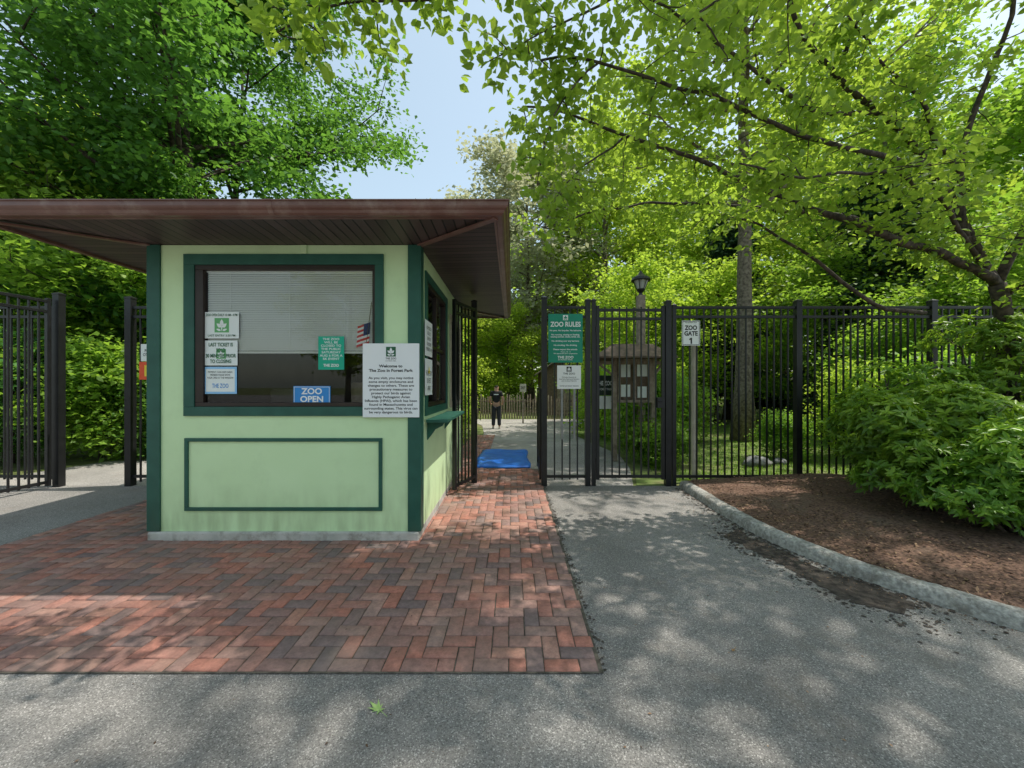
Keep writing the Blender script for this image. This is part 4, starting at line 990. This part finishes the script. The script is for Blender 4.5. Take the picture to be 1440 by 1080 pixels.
rng=np.random.default_rng(3); n=20000
x=rng.uniform(2.6,13,n); y=6.4+rng.random(n)**1.4*9; Pp=np.stack([x,y,np.zeros(n)],1)
D=rng.normal(size=(n,3))*.35; D[:,2]=1; Nn=rng.normal(size=(n,3)); Nn[:,2]=0
me=meshnp('lawn_grass',*leafgeo(Pp,D,Nn,rng.uniform(.03,.10,n),rng.uniform(.008,.018,n))[:2],np.repeat(rng.random(n)*.7,4))
finish('lawn_grass',me,M['lf_mid'],None,(0,0,0),label='short grass blades on the lawn',category='grass',kind='stuff')
chip=leafmat('chip',(.05,.03,.02),(.16,.09,.055),(.34,.21,.13),(.1,.05,.03),.05,.9)
rng=np.random.default_rng(8); n=14000
y=rng.uniform(1.2,6.1,n); cxs=np.array([curbx(v) for v in y]); d=rng.random(n)**1.3*6; x=cxs+.17+d
z=.09+.10*np.minimum(1,d/1.2)+rng.uniform(.0,.02,n)
D=rng.normal(size=(n,3)); D[:,2]*=.2; Nn=rng.normal(size=(n,3))*.35; Nn[:,2]+=1
Ls=rng.uniform(.010,.045,n)
me=meshnp('mulch_chips',*leafgeo(np.stack([x,y,z],1),D,Nn,Ls,Ls*.45)[:2],np.repeat(rng.random(n),4))
finish('mulch_chips',me,chip,None,(0,0,0),label='scattered bark chips and dry leaves on the mulch',category='mulch',kind='stuff')
n=700
y=rng.uniform(1.6,6,n); cxs=np.array([curbx(v) for v in y]); x=cxs-.02-np.abs(rng.normal(size=n))*.22
x=np.concatenate([x,rng.uniform(-5,3,300)]); y=np.concatenate([y,rng.uniform(1.2,6,300)]); n=len(x)
Pp=np.stack([x,y,np.where((x<.5)&(y>2.14),.018,.006)],1); D=rng.normal(size=(n,3)); D[:,2]*=.1; Nn=rng.normal(size=(n,3))*.2; Nn[:,2]+=1
Ls=rng.uniform(.006,.022,n)
me=meshnp('ground_litter',*leafgeo(Pp,D,Nn,Ls,Ls*.5)[:2],np.repeat(rng.random(n),4))
finish('ground_litter',me,chip,None,(0,0,0),label='small leaf fragments and twigs on the paving',category='litter',kind='stuff')
def lobed(name,label,cx,cy,s,mat,rot,curl=.3):
    spec=[(0,-.1),(25,.45),(40,.25),(60,.75),(72,.4),(90,1.0),(108,.4),(120,.75),(140,.25),(155,.45),(180,.1),(215,.35),(250,.15),(290,.15),(325,.35)]
    vs=[(cx,cy,.006)]
    for a,r in spec:
        r=max(r,.1); t=math.radians(a)+rot; vs.append((cx+math.cos(t)*r*s,cy+math.sin(t)*r*s,.006+curl*s*r*r*(.4+.4*math.sin(a*.05))))
    n=len(spec); mb=MB(); mb.add(vs,[(0,i+1,(i+1)%n+1) for i in range(n)])
    t=math.radians(270)+rot; mb.tube([(cx,cy,.008),(cx+math.cos(t)*s*.8,cy+math.sin(t)*s*.8,.01)],.0015,5)
    build(mb,name,mat,label=label,category='leaf')
x,y=G(533,1000); lobed('fallen_leaf','green lobed fallen leaf lying on the asphalt',x,y,.085,pmat('fallen_green',(.20,.32,.09),(.32,.46,.16),30,.6),.9)
x,y=G(1032,915); lobed('fallen_leaf','small curled brown fallen leaf on the asphalt',x,y,.03,pmat('fallen_brown',(.22,.12,.04),(.34,.2,.08),30,.7),2.2,.8)
def rock(x,y,s,label):
    rg=random.Random(int(x*100)); mb=MB(); nu,nv=10,7; vs=[]
    for j in range(nv+1):
        for i in range(nu):
            a=2*math.pi*i/nu; b=math.pi*j/nv; r=s*(1+.18*math.sin(3*a+j)+rg.uniform(-.08,.08)); vs.append((x+r*math.sin(b)*math.cos(a)*1.3,y+r*math.sin(b)*math.sin(a),r*.62*math.cos(b)+s*.3))
    mb.add(vs,[(j*nu+i,j*nu+(i+1)%nu,(j+1)*nu+(i+1)%nu,(j+1)*nu+i) for j in range(nv) for i in range(nu)])
    build(mb,'garden_rock',M['rock'],label=label,category='rock',smooth=True)
rock(4.9,7.7,.2,'grey garden rock on the lawn behind the fence'); rock(5.5,7.9,.12,'small grey rock beside a bigger rock')

# ------------------------------------------------------------ camera, light, world
cam=bpy.data.cameras.new('camera'); co=bpy.data.objects.new('camera',cam); COL.objects.link(co); sc.camera=co
co.location=(0,0,1.6); co.rotation_euler=(math.pi/2,0,0); cam.sensor_width=36; cam.lens=13.5; cam.shift_y=.002; cam.clip_end=1000; cam.clip_start=.05
e_=math.radians(SUN_E); r_=math.radians(SUN_R)
sd=Vector((math.sin(r_)*math.cos(e_),math.cos(r_)*math.cos(e_),math.sin(e_)))
sl=bpy.data.lights.new('sun','SUN'); sl.energy=5; sl.angle=math.radians(.53); sl.color=(1,.95,.86)
so=bpy.data.objects.new('sun',sl); COL.objects.link(so); so.rotation_euler=sd.to_track_quat('Z','Y').to_euler(); so.location=(0,0,30)
w=bpy.data.worlds.new('World'); sc.world=w; w.use_nodes=True; nt=w.node_tree; nt.nodes.clear()
st=nt.nodes.new('ShaderNodeTexSky'); st.sky_type='NISHITA'; st.sun_disc=False; st.sun_elevation=e_; st.sun_rotation=r_; st.dust_density=2; st.air_density=1.2
# constant pale colour added over the whole sky, brightening it and the shade
sky_lift=nt.nodes.new('ShaderNodeMixRGB'); sky_lift.blend_type='ADD'; sky_lift.inputs[0].default_value=1; sky_lift.inputs[2].default_value=(2.0,2.4,2.15,1)
bg=nt.nodes.new('ShaderNodeBackground'); bg.inputs[1].default_value=.15; ou=nt.nodes.new('ShaderNodeOutputWorld')
nt.links.new(st.outputs[0],sky_lift.inputs[1]); nt.links.new(sky_lift.outputs[0],bg.inputs[0]); nt.links.new(bg.outputs[0],ou.inputs[0])
